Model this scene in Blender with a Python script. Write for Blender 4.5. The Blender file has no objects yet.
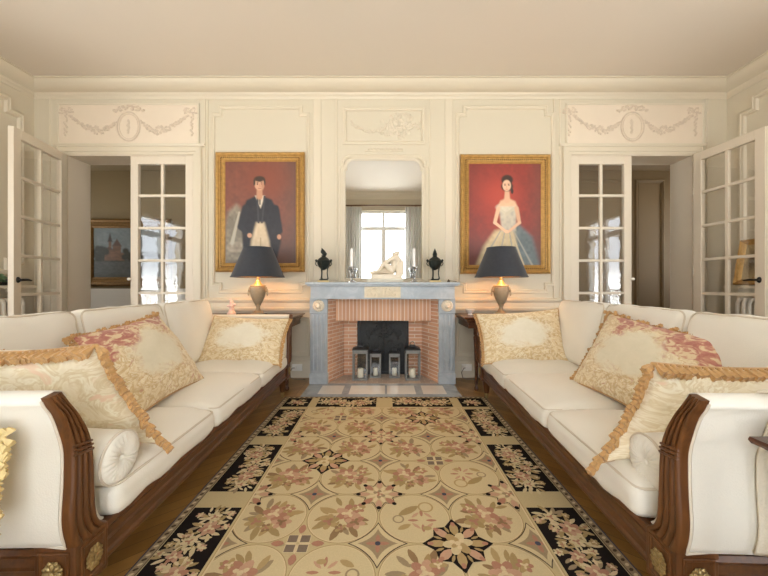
import bpy, bmesh, math, random
import numpy as np
from mathutils import Vector, Matrix, noise as mnoise
random.seed(7)
SC = bpy.context.scene
COL = SC.collection
PI = math.pi
F = 340.0; VX = 386.0; VY = 285.0; CH = 1.10          # focal length in px, vanishing point, camera height

# ------------------------------------------------------------------ helpers
def lin(c):
    c = c / 255.0
    return c / 12.92 if c <= 0.04045 else ((c + 0.055) / 1.055) ** 2.4
def S(r, g, b): return (lin(r), lin(g), lin(b), 1.0)

ORG = {}
class MB:
    def __init__(s): s.v = []; s.f = []; s.m = []; s.uv = {}
    def add(s, vs, fs, mi=0):
        o = len(s.v); s.v += [tuple(p) for p in vs]
        for f in fs: s.f.append(tuple(i + o for i in f)); s.m.append(mi)
        return o
    def box(s, x0, x1, y0, y1, z0, z1, mi=0):
        s.add([(x0,y0,z0),(x1,y0,z0),(x1,y1,z0),(x0,y1,z0),(x0,y0,z1),(x1,y0,z1),(x1,y1,z1),(x0,y1,z1)],
              [(0,3,2,1),(4,5,6,7),(0,1,5,4),(1,2,6,5),(2,3,7,6),(3,0,4,7)], mi)
    def obox(s, c, ax, ay, az, mi=0):
        c = Vector(c); ax = Vector(ax); ay = Vector(ay); az = Vector(az)
        vs = [c + i*ax + j*ay + k*az for k in (-1,1) for (i,j) in ((-1,-1),(1,-1),(1,1),(-1,1))]
        s.add(vs, [(0,3,2,1),(4,5,6,7),(0,1,5,4),(1,2,6,5),(2,3,7,6),(3,0,4,7)], mi)
    def surf(s, g, cu=False, cv=False, mi=0):
        nu = len(g); nv = len(g[0]); vs = [p for r in g for p in r]; fs = []
        for i in range(nu if cu else nu-1):
            for j in range(nv if cv else nv-1):
                a = i*nv + j; b = i*nv + (j+1) % nv; c = ((i+1) % nu)*nv + (j+1) % nv; d = ((i+1) % nu)*nv + j
                fs.append((a,b,c,d))
        return s.add(vs, fs, mi)
    def tube(s, pts, r, n=8, mi=0, closed=False, cap=True):
        pts = [Vector(p) for p in pts]; N = len(pts)
        rs = r if isinstance(r, (list, tuple)) else [r]*N
        g = []; prev = None
        for i, p in enumerate(pts):
            if closed: t = pts[(i+1) % N] - pts[i-1]
            else: t = pts[min(i+1, N-1)] - pts[max(i-1, 0)]
            if t.length < 1e-9: t = Vector((0,0,1))
            t.normalize()
            if prev is None:
                a = Vector((0,0,1)) if abs(t.z) < .9 else Vector((1,0,0))
                u = t.cross(a).normalized()
            else:
                u = prev - t*prev.dot(t)
                if u.length < 1e-6: u = t.orthogonal()
                u.normalize()
            prev = u; w = t.cross(u)
            g.append([p + (u*math.cos(2*PI*k/n) + w*math.sin(2*PI*k/n))*rs[i] for k in range(n)])
        o = s.surf(g, cu=closed, cv=True, mi=mi)
        if cap and not closed:
            s.f.append(tuple(o+k for k in range(n))); s.m.append(mi)
            s.f.append(tuple(o+(N-1)*n+k for k in reversed(range(n)))); s.m.append(mi)
    def lathe(s, prof, c=(0,0,0), n=20, mi=0, sx=1, sy=1, square=False):
        g = []
        for (r, z) in prof:
            row = []
            for k in range(n):
                a = 2*PI*(k+.5)/n if square else 2*PI*k/n
                row.append((c[0]+r*sx*math.cos(a), c[1]+r*sy*math.sin(a), c[2]+z))
            g.append(row)
        o = s.surf(g, cv=True, mi=mi); N = len(prof)
        if prof[0][0] > 1e-5: s.f.append(tuple(o+k for k in reversed(range(n)))); s.m.append(mi)
        if prof[-1][0] > 1e-5: s.f.append(tuple(o+(N-1)*n+k for k in range(n))); s.m.append(mi)
    def ell(s, c, rx, ry, rz, nu=6, nv=8, M=None, mi=0):
        g = []; c = Vector(c)
        for i in range(nu+1):
            t = PI*i/nu
            row = []
            for k in range(nv):
                a = 2*PI*k/nv
                p = Vector((rx*math.sin(t)*math.cos(a), ry*math.sin(t)*math.sin(a), rz*math.cos(t)))
                if M: p = M @ p
                row.append(c + p)
            g.append(row)
        s.surf(g, cv=True, mi=mi)
    def prism(s, poly, fn, h0, h1, mi=0):
        n = len(poly)
        vs = [fn(a, b, h0) for a, b in poly] + [fn(a, b, h1) for a, b in poly]
        fs = [tuple(reversed(range(n))), tuple(range(n, 2*n))]
        fs += [(i, (i+1) % n, n+(i+1) % n, n+i) for i in range(n)]
        s.add(vs, fs, mi)
    def sweep(s, path, prof, fn, closed=True, mi=0):
        """path: 2D polygon (a,b); prof: (offset to the left of travel, height); fn(a,b,h) -> point"""
        N = len(path); g = []
        P = [Vector(p) for p in path]
        for i in range(N):
            d1 = (P[i]-P[i-1]) if (closed or i > 0) else (P[1]-P[0])
            d2 = (P[(i+1) % N]-P[i]) if (closed or i < N-1) else (P[-1]-P[-2])
            d1.normalize(); d2.normalize()
            n1 = Vector((-d1.y, d1.x)); n2 = Vector((-d2.y, d2.x))
            mv = (n1+n2) / max(.3, 1+n1.dot(n2))
            g.append([fn(P[i].x+mv.x*o, P[i].y+mv.y*o, h) for o, h in prof])
        o = s.surf(g, cu=closed, cv=False, mi=mi)
        if not closed:
            k = len(prof)
            s.f.append(tuple(o+j for j in range(k))); s.m.append(mi)
            s.f.append(tuple(o+(N-1)*k+j for j in reversed(range(k)))); s.m.append(mi)
    def build(s, name, mats, parent=None, smooth=True, ang=40, bevel=0, sub=0, weld=False, recalc=True, local=False):
        if not isinstance(mats, (list, tuple)): mats = [mats]
        if parent is not None: org = ORG[parent.name]
        else:
            a = np.array(s.v); mn = a.min(0); mx = a.max(0)
            org = Vector(((mn[0]+mx[0])/2, (mn[1]+mx[1])/2, mn[2]))
        me = bpy.data.meshes.new(name)
        me.from_pydata([(p[0]-org[0], p[1]-org[1], p[2]-org[2]) for p in s.v], [], s.f)
        for m in mats: me.materials.append(m)
        me.polygons.foreach_set('material_index', s.m)
        if s.uv:
            l = me.uv_layers.new(name='UVMap')
            for lp in me.loops: l.data[lp.index].uv = s.uv.get(lp.vertex_index, (0,0))
        bm = bmesh.new(); bm.from_mesh(me)
        if weld: bmesh.ops.remove_doubles(bm, verts=bm.verts, dist=1e-5)
        if recalc: bmesh.ops.recalc_face_normals(bm, faces=bm.faces)
        bm.to_mesh(me); bm.free()
        if smooth:
            me.polygons.foreach_set('use_smooth', [True]*len(me.polygons))
            me.set_sharp_from_angle(angle=math.radians(ang))
        me.update()
        o = bpy.data.objects.new(name, me); COL.objects.link(o)
        if parent is not None: o.parent = parent; ORG[o.name] = org
        else: o.location = org; ORG[o.name] = org
        if bevel:
            b = o.modifiers.new('bevel', 'BEVEL'); b.width = bevel; b.segments = 2; b.limit_method = 'ANGLE'; b.angle_limit = math.radians(35)
        if sub:
            b = o.modifiers.new('sub', 'SUBSURF'); b.levels = sub; b.render_levels = sub
        return o

def thing(name, label, cat, loc=(0,0,0), group=None, kind=None):
    o = bpy.data.objects.new(name, None); COL.objects.link(o); o.location = loc; o.empty_display_size = .1
    ORG[o.name] = Vector(loc)
    return tag(o, label, cat, group, kind)
def tag(o, label=None, cat=None, group=None, kind=None):
    if label: o['label'] = label
    if cat: o['category'] = cat
    if group: o['group'] = group
    if kind: o['kind'] = kind
    return o
def struct(o, label=None):
    o['kind'] = 'structure'
    if label: o['label'] = label
    return o

# ------------------------------------------------------------------ materials
class NT:
    def __init__(s, name):
        s.m = bpy.data.materials.new(name); s.m.use_nodes = True
        s.t = s.m.node_tree; s.N = s.t.nodes; s.L = s.t.links
        s.b = s.N['Principled BSDF']; s.out = s.N['Material Output']
    def n(s, typ, **kw):
        x = s.N.new(typ)
        for k, v in kw.items(): setattr(x, k, v)
        return x
    def l(s, a, b): s.L.new(a, b)
    def math(s, op, a, b=None):
        x = s.n('ShaderNodeMath', operation=op)
        for i, q in enumerate((a, b)):
            if q is None: continue
            if isinstance(q, (int, float)): x.inputs[i].default_value = q
            else: s.l(q, x.inputs[i])
        return x.outputs[0]
    def mix(s, fac, a, b):
        x = s.n('ShaderNodeMix', data_type='RGBA')
        for i, q in ((0, fac), (6, a), (7, b)):
            if isinstance(q, (int, float)): x.inputs[i].default_value = q
            elif isinstance(q, tuple): x.inputs[i].default_value = q
            else: s.l(q, x.inputs[i])
        return x.outputs[2]
    def noise(s, vec, scale, detail=3, rough=.5, dist=0):
        x = s.n('ShaderNodeTexNoise'); x.inputs['Scale'].default_value = scale; x.inputs['Detail'].default_value = detail
        x.inputs['Roughness'].default_value = rough; x.inputs['Distortion'].default_value = dist
        if vec is not None: s.l(vec, x.inputs['Vector'])
        return x.outputs[0]
    def ramp(s, fac, stops, const=False):
        x = s.n('ShaderNodeValToRGB'); e = x.color_ramp.elements
        while len(e) < len(stops): e.new(.5)
        for i, (p, c) in enumerate(stops): e[i].position = p; e[i].color = c if len(c) == 4 else (*c, 1)
        if const: x.color_ramp.interpolation = 'CONSTANT'
        s.l(fac, x.inputs[0]); return x.outputs[0]
    def coord(s, k='Object'): return s.n('ShaderNodeTexCoord').outputs[k]
    def bump(s, h, strength=.2, dist=.01):
        x = s.n('ShaderNodeBump'); x.inputs['Strength'].default_value = strength; x.inputs['Distance'].default_value = dist
        s.l(h, x.inputs['Height']); s.l(x.outputs[0], s.b.inputs['Normal'])
    def base(s, c):
        if isinstance(c, tuple): s.b.inputs['Base Color'].default_value = c
        else: s.l(c, s.b.inputs['Base Color'])
    def set(s, rough=.5, metal=0, spec=.5, sheen=0):
        s.b.inputs['Roughness'].default_value = rough; s.b.inputs['Metallic'].default_value = metal
        s.b.inputs['Specular IOR Level'].default_value = spec; s.b.inputs['Sheen Weight'].default_value = sheen
def plain(name, c, rough=.5, metal=0, var=.06, scale=6, bump=0, bscale=60, spec=.5, sheen=0):
    k = NT(name); co = k.coord()
    d = tuple(x*(1-var*2) for x in c[:3]) + (1,); e = tuple(min(1, x*(1+var)) for x in c[:3]) + (1,)
    k.base(k.mix(k.noise(co, scale, 4), d, e)); k.set(rough, metal, spec, sheen)
    if bump: k.bump(k.noise(co, bscale, 3), bump, .01)
    return k.m

M = {}
M['wall'] = plain('cream_wall_paint', S(204,194,172), .55, var=.015, scale=2)
M['trim'] = plain('cream_trim_paint', S(210,199,177), .42, var=.015, scale=3)
M['relief_panel'] = plain('pale_pink_plaster', S(220,205,184), .6, var=.03, scale=5)
M['relief'] = plain('antique_plaster_relief', S(212,195,174), .7, var=.12, scale=22)
M['relief_pale'] = plain('cream_plaster_relief', S(212,200,178), .7, var=.08, scale=22)
M['ceiling'] = plain('ceiling_paint', S(214,203,187), .7, var=.012, scale=1.5)
M['door'] = plain('door_paint', S(215,203,183), .4, var=.015, scale=3)
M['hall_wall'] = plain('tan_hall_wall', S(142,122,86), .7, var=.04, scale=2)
M['hall_white'] = plain('white_hall_dado', S(226,220,208), .6, var=.02, scale=3)
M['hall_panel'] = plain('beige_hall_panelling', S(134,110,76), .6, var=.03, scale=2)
M['fabric'] = plain('cream_linen', S(231,226,213), .85, var=.02, scale=4, bump=.12, bscale=220, sheen=.2)
M['piping'] = plain('cream_piping', S(210,199,180), .85, var=.02)
M['brass'] = plain('aged_brass', S(182,158,108), .4, .7, var=.3, scale=60)
M['gold'] = plain('gilt_wood', S(196,154,88), .42, .5, var=.25, scale=30, bump=.3, bscale=70)
M['gold_dark'] = plain('dark_gilt', S(134,98,48), .45, .5, var=.25, scale=40)
M['bronze'] = plain('green_black_bronze', S(52,58,54), .42, .6, var=.3, scale=40)
M['iron'] = plain('black_cast_iron', S(64,66,66), .55, .3, var=.2, scale=30)
M['lantern'] = plain('grey_lantern_metal', S(146,148,146), .5, .4, var=.1, scale=30)
M['lantern_dark'] = plain('dark_lantern_metal', S(64,66,68), .5, .5, var=.1, scale=30)
M['candle'] = plain('ivory_wax', S(240,236,214), .5, var=.02)
M['candle_white'] = plain('white_wax', S(248,246,242), .4, var=.01)
M['yellow_marble'] = plain('yellow_marble', S(222,198,142), .3, var=.1, scale=20)
M['ivory_marble'] = plain('ivory_marble', S(236,224,202), .45, var=.08, scale=14)
M['ivory_plinth'] = plain('grey_white_plinth', S(214,206,188), .45, var=.08, scale=10)
M['relief_cream'] = plain('cream_marble_relief', S(232,218,190), .5, var=.1, scale=40)
M['hearth_white'] = plain('white_marble_tile', S(236,230,220), .16, var=.05, scale=8)
M['fringe'] = plain('tan_gold_tassel', S(198,154,96), .8, var=.22, scale=90, sheen=.3)
M['fringe_pale'] = plain('pale_gold_tassel', S(222,198,140), .8, var=.18, scale=90)
M['urn'] = plain('stone_bronze_urn', S(160,148,124), .45, .25, var=.15, scale=20)
M['urn_dark'] = plain('dark_urn_foot', S(84,72,56), .5, .3, var=.1)
M['shade_in'] = plain('gold_shade_lining', S(224,176,96), .5, .3, var=.03)
M['radiator'] = plain('white_radiator_enamel', S(232,226,212), .35, var=.01)
M['black'] = plain('black_iron_handle', S(38,34,30), .45, .5, var=.1)
M['white_plastic'] = plain('white_socket', S(236,232,224), .4, var=.01)
M['cord'] = plain('grey_cord', S(120,112,100), .5, var=.05)
M['green'] = plain('green_leaf', S(70,96,58), .6, var=.2, scale=30)
M['pink_glass'] = plain('pale_pink_porcelain', S(226,196,184), .3, var=.08, scale=30)
M['white_glaze'] = plain('white_porcelain', S(238,234,226), .25, var=.03)
def sheer():
    k = NT('pale_grey_curtain'); k.base(S(228,227,224)); k.set(.85); t = k.n('ShaderNodeBsdfTranslucent'); t.inputs[0].default_value = S(236,235,232)
    mx = k.n('ShaderNodeMixShader'); mx.inputs[0].default_value = .4; k.l(k.b.outputs[0], mx.inputs[1]); k.l(t.outputs[0], mx.inputs[2]); k.l(mx.outputs[0], k.out.inputs[0]); return k.m
M['curtain'] = sheer()
M['window_paint'] = plain('white_window_paint', S(248,247,244), .4, var=.01)
M['throw'] = plain('cream_knit_throw', S(228,218,198), .9, var=.05, scale=60, bump=.3, bscale=160)
M['stone_out'] = plain('terrace_stone', S(190,186,178), .8, var=.06)

def stone():
    k = NT('blue_grey_marble'); co = k.coord()
    a = k.noise(co, 5, 6, .6, 1.2)
    k.base(k.ramp(a, [(.25, S(164,174,183)), (.5, S(178,187,194)), (.62, S(190,197,203)), (.72, S(170,180,188))])); k.set(.38); return k.m
M['marble'] = stone()
def hearthgrey():
    k = NT('grey_hearth_slab'); co = k.coord()
    k.base(k.ramp(k.noise(co, 6, 6, .6, 1), [(.3, S(150,157,162)), (.6, S(178,183,186))])); k.set(.14); return k.m
M['hearth_grey'] = hearthgrey()
def wood(name, c1, c2, rough=.32, scale=9, stretch=(14,1.2,14)):
    k = NT(name); co = k.coord(); mp = k.n('ShaderNodeMapping'); mp.inputs['Scale'].default_value = stretch
    k.l(co, mp.inputs[0]); a = k.noise(mp.outputs[0], scale*.3, 5, .6, 1.5)
    k.base(k.ramp(a, [(.3, c1), (.7, c2)])); k.set(rough, spec=.5); return k.m
M['walnut'] = wood('walnut_frame', S(72,42,19), S(106,65,31))
M['walnut_v'] = wood('walnut_upright', S(74,43,20), S(110,68,33), stretch=(14,14,1.2))
M['mahogany'] = wood('dark_mahogany', S(64,40,28), S(100,64,44), .22)
def brick(name, horiz=True, axis='XZ', c=((232,182,146),(206,152,120)), mortar=(246,234,216), bw=.2, bh=.055):
    k = NT(name); co = k.coord(); sp = k.n('ShaderNodeSeparateXYZ'); k.l(co, sp.inputs[0]); cb = k.n('ShaderNodeCombineXYZ')
    h = k.math('ADD', sp.outputs[0], sp.outputs[1]) if axis == 'XZ' else sp.outputs[0]
    v = sp.outputs[2] if axis == 'XZ' else sp.outputs[1]
    if not horiz: h, v = v, h
    k.l(h, cb.inputs[0]); k.l(v, cb.inputs[1])
    b = k.n('ShaderNodeTexBrick'); k.l(cb.outputs[0], b.inputs['Vector'])
    b.inputs['Color1'].default_value = S(*c[0]); b.inputs['Color2'].default_value = S(*c[1]); b.inputs['Mortar'].default_value = S(*mortar)
    b.inputs['Scale'].default_value = 1; b.inputs['Mortar Size'].default_value = .005; b.inputs['Brick Width'].default_value = bw; b.inputs['Row Height'].default_value = bh
    b.inputs['Mortar Smooth'].default_value = .3; b.offset = .5 if horiz else 0
    k.base(k.mix(k.math('MULTIPLY', k.noise(co, 14, 4), .45), b.outputs['Color'], S(216,180,156))); k.set(.85)
    inv = k.math('SUBTRACT', 1, b.outputs['Fac']); k.bump(inv, .5, .006); return k.m
M['brick'] = brick('thin_red_brick', bh=.042)
M['brick_soldier'] = brick('upright_red_brick', horiz=False, bw=.6, bh=.042)
M['brick_floor'] = brick('grey_hearth_brick', axis='XY', c=((186,174,160),(166,154,144)), mortar=(200,190,178), bw=.12, bh=.06)

def parquet():
    k = NT('oak_chevron_parquet'); co = k.coord(); sp = k.n('ShaderNodeSeparateXYZ'); k.l(co, sp.inputs[0])
    x, y = sp.outputs[0], sp.outputs[1]
    w = .42
    pp = k.n('ShaderNodeMath', operation='PINGPONG'); k.l(x, pp.inputs[0]); pp.inputs[1].default_value = w
    v = k.math('ADD', y, k.math('MULTIPLY', pp.outputs[0], .9))
    cell = k.math('FLOOR', k.math('DIVIDE', v, .095)); col = k.math('FLOOR', k.math('DIVIDE', x, w))
    cb = k.n('ShaderNodeCombineXYZ'); k.l(cell, cb.inputs[0]); k.l(col, cb.inputs[1])
    wn = k.n('ShaderNodeTexWhiteNoise'); k.l(cb.outputs[0], wn.inputs[0])
    fr = k.math('FRACT', k.math('DIVIDE', v, .095)); fx = k.math('FRACT', k.math('DIVIDE', x, w))
    gap = k.math('MAXIMUM', k.math('LESS_THAN', fr, .035), k.math('LESS_THAN', fx, .008))
    c = k.ramp(wn.outputs['Value'], [(0, S(140,102,50)), (.5, S(158,118,60)), (1, S(176,134,74))])
    g = k.noise(co, 24, 5, .6, 2)
    c = k.mix(k.math('MULTIPLY', g, .45), c, S(112,78,34)); c = k.mix(gap, c, S(58,38,20))
    k.base(c); k.set(.3); k.bump(k.math('SUBTRACT', 1, gap), .2, .002); return k.m
M['floor'] = parquet()

def glass(name, wav=.0, gl=1.0, tint=(1,1,1,1), wscale=4):
    k = NT(name); k.N.remove(k.b)
    tr = k.n('ShaderNodeBsdfTransparent'); tr.inputs[0].default_value = tint
    g = k.n('ShaderNodeBsdfGlossy'); g.inputs['Roughness'].default_value = .01
    lw = k.n('ShaderNodeLayerWeight'); lw.inputs[0].default_value = .5
    fr = k.math('ADD', .04, k.math('MULTIPLY', .96, k.math('POWER', lw.outputs['Facing'], 5)))
    mx = k.n('ShaderNodeMixShader'); k.l(k.math('MINIMUM', k.math('MULTIPLY', fr, gl), 1.0), mx.inputs[0])
    k.l(tr.outputs[0], mx.inputs[1]); k.l(g.outputs[0], mx.inputs[2]); k.l(mx.outputs[0], k.out.inputs[0])
    if wav:
        b = k.n('ShaderNodeBump'); b.inputs['Strength'].default_value = 1; b.inputs['Distance'].default_value = wav
        k.l(k.noise(k.coord(), wscale, 2), b.inputs['Height']); k.l(b.outputs[0], g.inputs['Normal'])
    return k.m
M['glass'] = glass('clear_window_glass')
M['old_glass'] = glass('wavy_old_glass', .0008, 1.6, wscale=9)
M['crystal'] = glass('crystal', 0, 5, (.80,.82,.85,1))
def mirror():
    k = NT('mirror_silver'); k.base((.80,.82,.82,1)); k.set(.01, 1); return k.m
M['mirror'] = mirror()
def shade():
    k = NT('black_silk_shade'); co = k.coord('Object')
    k.base(k.mix(k.noise(co, 30, 3), S(34,38,46), S(50,54,62))); k.set(.7, sheen=.2); return k.m
M['shade'] = shade()
def emit(name, c, st):
    k = NT(name); k.b.inputs['Emission Color'].default_value = c; k.b.inputs['Emission Strength'].default_value = st; k.base(c); return k.m
M['bulb'] = emit('warm_bulb', (1,.72,.38,1), 12)

def floral(name, pink):
    k = NT(name); uv = k.coord('UV')
    mp = k.n('ShaderNodeMapping'); mp.inputs['Location'].default_value = (-.5,-.5,0); k.l(uv, mp.inputs[0])
    sp = k.n('ShaderNodeSeparateXYZ'); k.l(mp.outputs[0], sp.inputs[0])
    x, y = sp.outputs[0], sp.outputs[1]
    big = k.noise(uv, 4.5, 3); n1 = k.noise(uv, 8, 4, .6, 1.4); n2 = k.noise(uv, 15, 3, .55, 1.0)
    r = k.math('SQRT', k.math('ADD', k.math('POWER', x, 2), k.math('POWER', k.math('MULTIPLY', y, 1.15), 2)))
    rn = k.math('ADD', k.math('ADD', r, k.math('MULTIPLY', k.math('SUBTRACT', big, .5), .35)), k.math('MULTIPLY', k.math('SUBTRACT', n2, .5), .16))
    med = k.ramp(rn, [(.24, (0,0,0,1)), (.34, (1,1,1,1))])
    flow = k.ramp(n1, [(.30, S(214,190,146)), (.42, S(234,219,186)), (.50, S(206,178,128)), (.56, S(238,227,200)), (.64, S(220,196,150)), (.74, S(240,230,208))])
    flow = k.mix(k.ramp(n2, [(.56,(0,0,0,1)), (.66,(.8,.8,.8,1))]), flow, S(198,170,124))
    if pink:
        edge = k.math('ADD', k.math('MULTIPLY', y, 1.25), k.math('MULTIPLY', k.math('SUBTRACT', big, .5), 1.5))
        edge = k.math('ADD', edge, k.math('MULTIPLY', x, -.45 if pink == 1 else .45))
        flow = k.mix(k.ramp(edge, [(.28,(0,0,0,1)), (.37,(1,1,1,1))]), flow, k.ramp(n2, [(.38, S(176,112,98)), (.50, S(192,132,114)), (.58, S(222,200,162))]))
        flow = k.mix(k.ramp(k.noise(uv, 7, 2, .5, 2), [(.60,(0,0,0,1)), (.68,(.75,.75,.75,1))]), flow, S(194,142,118))
        cen = k.mix(n1, S(216,208,180), S(234,224,200))
    else:
        cen = k.mix(n1, S(226,218,192), S(242,234,216))
    k.base(k.mix(med, cen, flow)); k.set(.85, sheen=.2); k.bump(k.noise(uv, 60, 2), .15, .004); return k.m
M['floral'] = floral('cream_gold_tapestry', 0)
M['floral_pink'] = floral('rose_cream_tapestry', 1)
M['floral_pink_near'] = floral('rose_cream_tapestry_near', 2)
def brocade():
    k = NT('pale_gold_brocade'); uv = k.coord('UV')
    n1 = k.noise(uv, 5, 3, .6, 2.0)
    c = k.ramp(n1, [(.25, S(224,208,172)), (.42, S(236,224,196)), (.5, S(218,200,160)), (.58, S(240,231,206)), (.7, S(212,192,148))])
    c = k.mix(k.ramp(k.noise(uv, 5, 2, .5, 1), [(.6,(0,0,0,1)), (.66,(1,1,1,1))]), c, S(230,200,168))
    k.base(c); k.set(.6, sheen=.3); k.bump(k.noise(uv, 60, 2), .12, .004); return k.m
M['brocade'] = brocade()
def vcol(name, rough=.6):
    k = NT(name); a = k.n('ShaderNodeVertexColor'); a.layer_name = 'paint'
    k.base(a.outputs[0]); k.set(rough); return k.m
M['oil'] = vcol('oil_paint', .45)

# ------------------------------------------------------------------ room
XL, XR, YB, YF, ZC = -4.19, 4.06, 4.05, -0.67, 3.47
WT = .30
D1 = (-3.80, -2.29); D2 = (2.20, 3.655); DH = 2.65     # the two doorways
FO = (-.66, .585); FH = .95                            # fireplace opening
m = MB()
def wseg(x0, x1, z0, z1): m.box(x0, x1, YB, YB+WT, z0, z1)
wseg(-6.4, D1[0], 0, ZC+.1); wseg(D1[0], D1[1], DH, ZC+.1); wseg(D1[1], FO[0], 0, ZC+.1); wseg(FO[0], FO[1], FH, ZC+.1)
wseg(FO[1], D2[0], 0, ZC+.1); wseg(D2[0], D2[1], DH, ZC+.1); wseg(D2[1], 5.8, 0, ZC+.1)
struct(m.build('wall_back', M['wall'], smooth=False))
SW = {'left': (1.05, 2.32), 'right': (1.22, 2.25)}
SWZ = (.08, 2.36)
for side, x0, x1 in (('left', XL-.2, XL), ('right', XR, XR+.2)):
    a, b = SW[side]; m = MB()
    m.box(x0, x1, YF-.2, a, 0, ZC+.1); m.box(x0, x1, b, YB, 0, ZC+.1); m.box(x0, x1, a, b, 0, SWZ[0]); m.box(x0, x1, a, b, SWZ[1], ZC+.1)
    struct(m.build('wall_'+side, M['wall'], smooth=False))
FW = [(-3.25,-1.95), (-.70,.58), (1.82,3.12)]; FWZ = (.06, 3.02)
m = MB(); xs = [XL] + [q for w in FW for q in w] + [XR]
for i in range(0, len(xs), 2): m.box(xs[i], xs[i+1], YF-.2, YF, 0, ZC+.1)
for a, b in FW: m.box(a, b, YF-.2, YF, 0, FWZ[0]); m.box(a, b, YF-.2, YF, FWZ[1], ZC+.1)
struct(m.build('wall_front', M['wall'], smooth=False))
m = MB(); m.box(XL-.2, XR+.2, YF-.2, YB, -.1, 0); struct(m.build('floor', M['floor'], smooth=False))
m = MB(); m.box(XL-.2, XR+.2, YF-.2, YB+WT, ZC, ZC+.1); struct(m.build('ceiling', M['ceiling'], smooth=False))

# crown, baseboards, rails
room = [(XL,YF),(XR,YF),(XR,YB),(XL,YB)]
m = MB()
m.sweep(room, [(0,3.312),(.010,3.312),(.014,3.325),(.026,3.338),(.042,3.347),(.05,3.365),(.085,3.375),(.13,3.40),(.165,3.43),(.18,3.455),(.20,3.458),(.20,ZC-.001),(0,ZC-.001)], lambda a,b,h:(a,b,h))
struct(m.build('trim_1', M['trim'], ang=30))
BP = [(0,0),(0.022,0),(.022,.15),(.014,.17),(.012,.19),(0,.195)]
def baseb(name, path):
    q = MB(); q.sweep(path, BP, lambda a,b,h:(a,b,h+.0005), closed=False); return struct(q.build(name, M['trim'], ang=30))
# travel direction keeps the room on the left
baseb('baseboard_back', [(D1[1]+.0-(-.13)*1, YB),( -.84, YB)][::-1])
baseb('baseboard_right_of_hearth', [(D2[0]-.13, YB),(.765, YB)])
baseb('baseboard_left', [(XL, YB-.02),(XL, SW['left'][1]+.1)])
baseb('baseboard_right', [(XR, SW['right'][1]+.1),(XR, YB-.02)])
TN = [1]
def trim(q, mat='trim', ang=30):
    TN[0] += 1; return struct(q.build('trim_%d' % TN[0], M[mat], ang=ang))
def back(a, b, h): return (a, YB-h, b)             # panel plane of the fireplace wall
MOULD = [(0,0),(0,.010),(.006,.016),(.016,.018),(.024,.012),(.030,.012),(.034,.018),(.040,.014),(.046,0)]
def notched(x0, x1, z0, z1, e):
    return [(x0,z0+e),(x0+e,z0+e),(x0+e,z0),(x1-e,z0),(x1-e,z0+e),(x1,z0+e),(x1,z1-e),(x1-e,z1-e),(x1-e,z1),(x0+e,z1),(x0+e,z1-e),(x0,z1-e)]
def rect(x0, x1, z0, z1): return [(x0,z0),(x1,z0),(x1,z1),(x0,z1)]
for x0, x1 in ((-2.08,-.905), (.83,2.01)):
    q = MB(); q.sweep(notched(x0, x1, 1.0, 3.235, .085), MOULD, back); trim(q)
    q = MB(); q.sweep(rect(x0, x1, .25, .72), MOULD, back); trim(q)
# dado rails either side of the fireplace
for x0, x1 in ((D1[1]+.13, -.86), (.785, D2[0]-.13)):
    q = MB(); q.prism([(.0,.79),(.02,.79),(.03,.81),(.03,.825),(.015,.84),(.012,.89),(.03,.905),(.035,.925),(.02,.94),(0,.945)], lambda a,b,h:(h, YB-a, b), x0, x1); trim(q)
# vertical fillets (pilaster strips)
for xa, xb in ((-2.165,-2.145), (-.865,-.77), (-.60,-.575), (.51,.535), (.70,.795), (2.06,2.08)):
    q = MB(); q.prism([(xa,0),(xa+.006,.009),(xb-.006,.009),(xb,0)], lambda a,b,h:(a, YB-b, h), 1.16 if -1<xa<1 else .95, 3.311); trim(q)
# overmantel panel and mirror surround
q = MB(); q.sweep(rect(-.515, .465, 2.77, 3.215), MOULD, back); trim(q)
def arch(x0, x1, z0, z1, r):
    p = [(x0,z0),(x1,z0),(x1,z1-r-.02),(x1-.02,z1-r-.02)]
    for i in range(7):
        t = PI/2*i/6; p.append((x1-.02-r+r*math.cos(t), z1-r-.0+ (r)*math.sin(t)))
    for i in range(7):
        t = PI/2+PI/2*i/6; p.append((x0+.02+r+r*math.cos(t), z1-r+r*math.sin(t)))
    p += [(x0+.02,z1-r-.02),(x0,z1-r-.02)]
    return p
q = MB(); q.sweep(arch(-.56,.505,1.135,2.655,.12), MOULD, back); trim(q)
# rosette bar over the mirror
q = MB(); q.box(-.25,.2,YB-.012,YB,2.69,2.70)
for i in range(9): q.ell((-.2+.0475*i*1.0, YB-.008, 2.715), .02,.01,.012)
trim(q, 'relief_pale')

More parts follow.
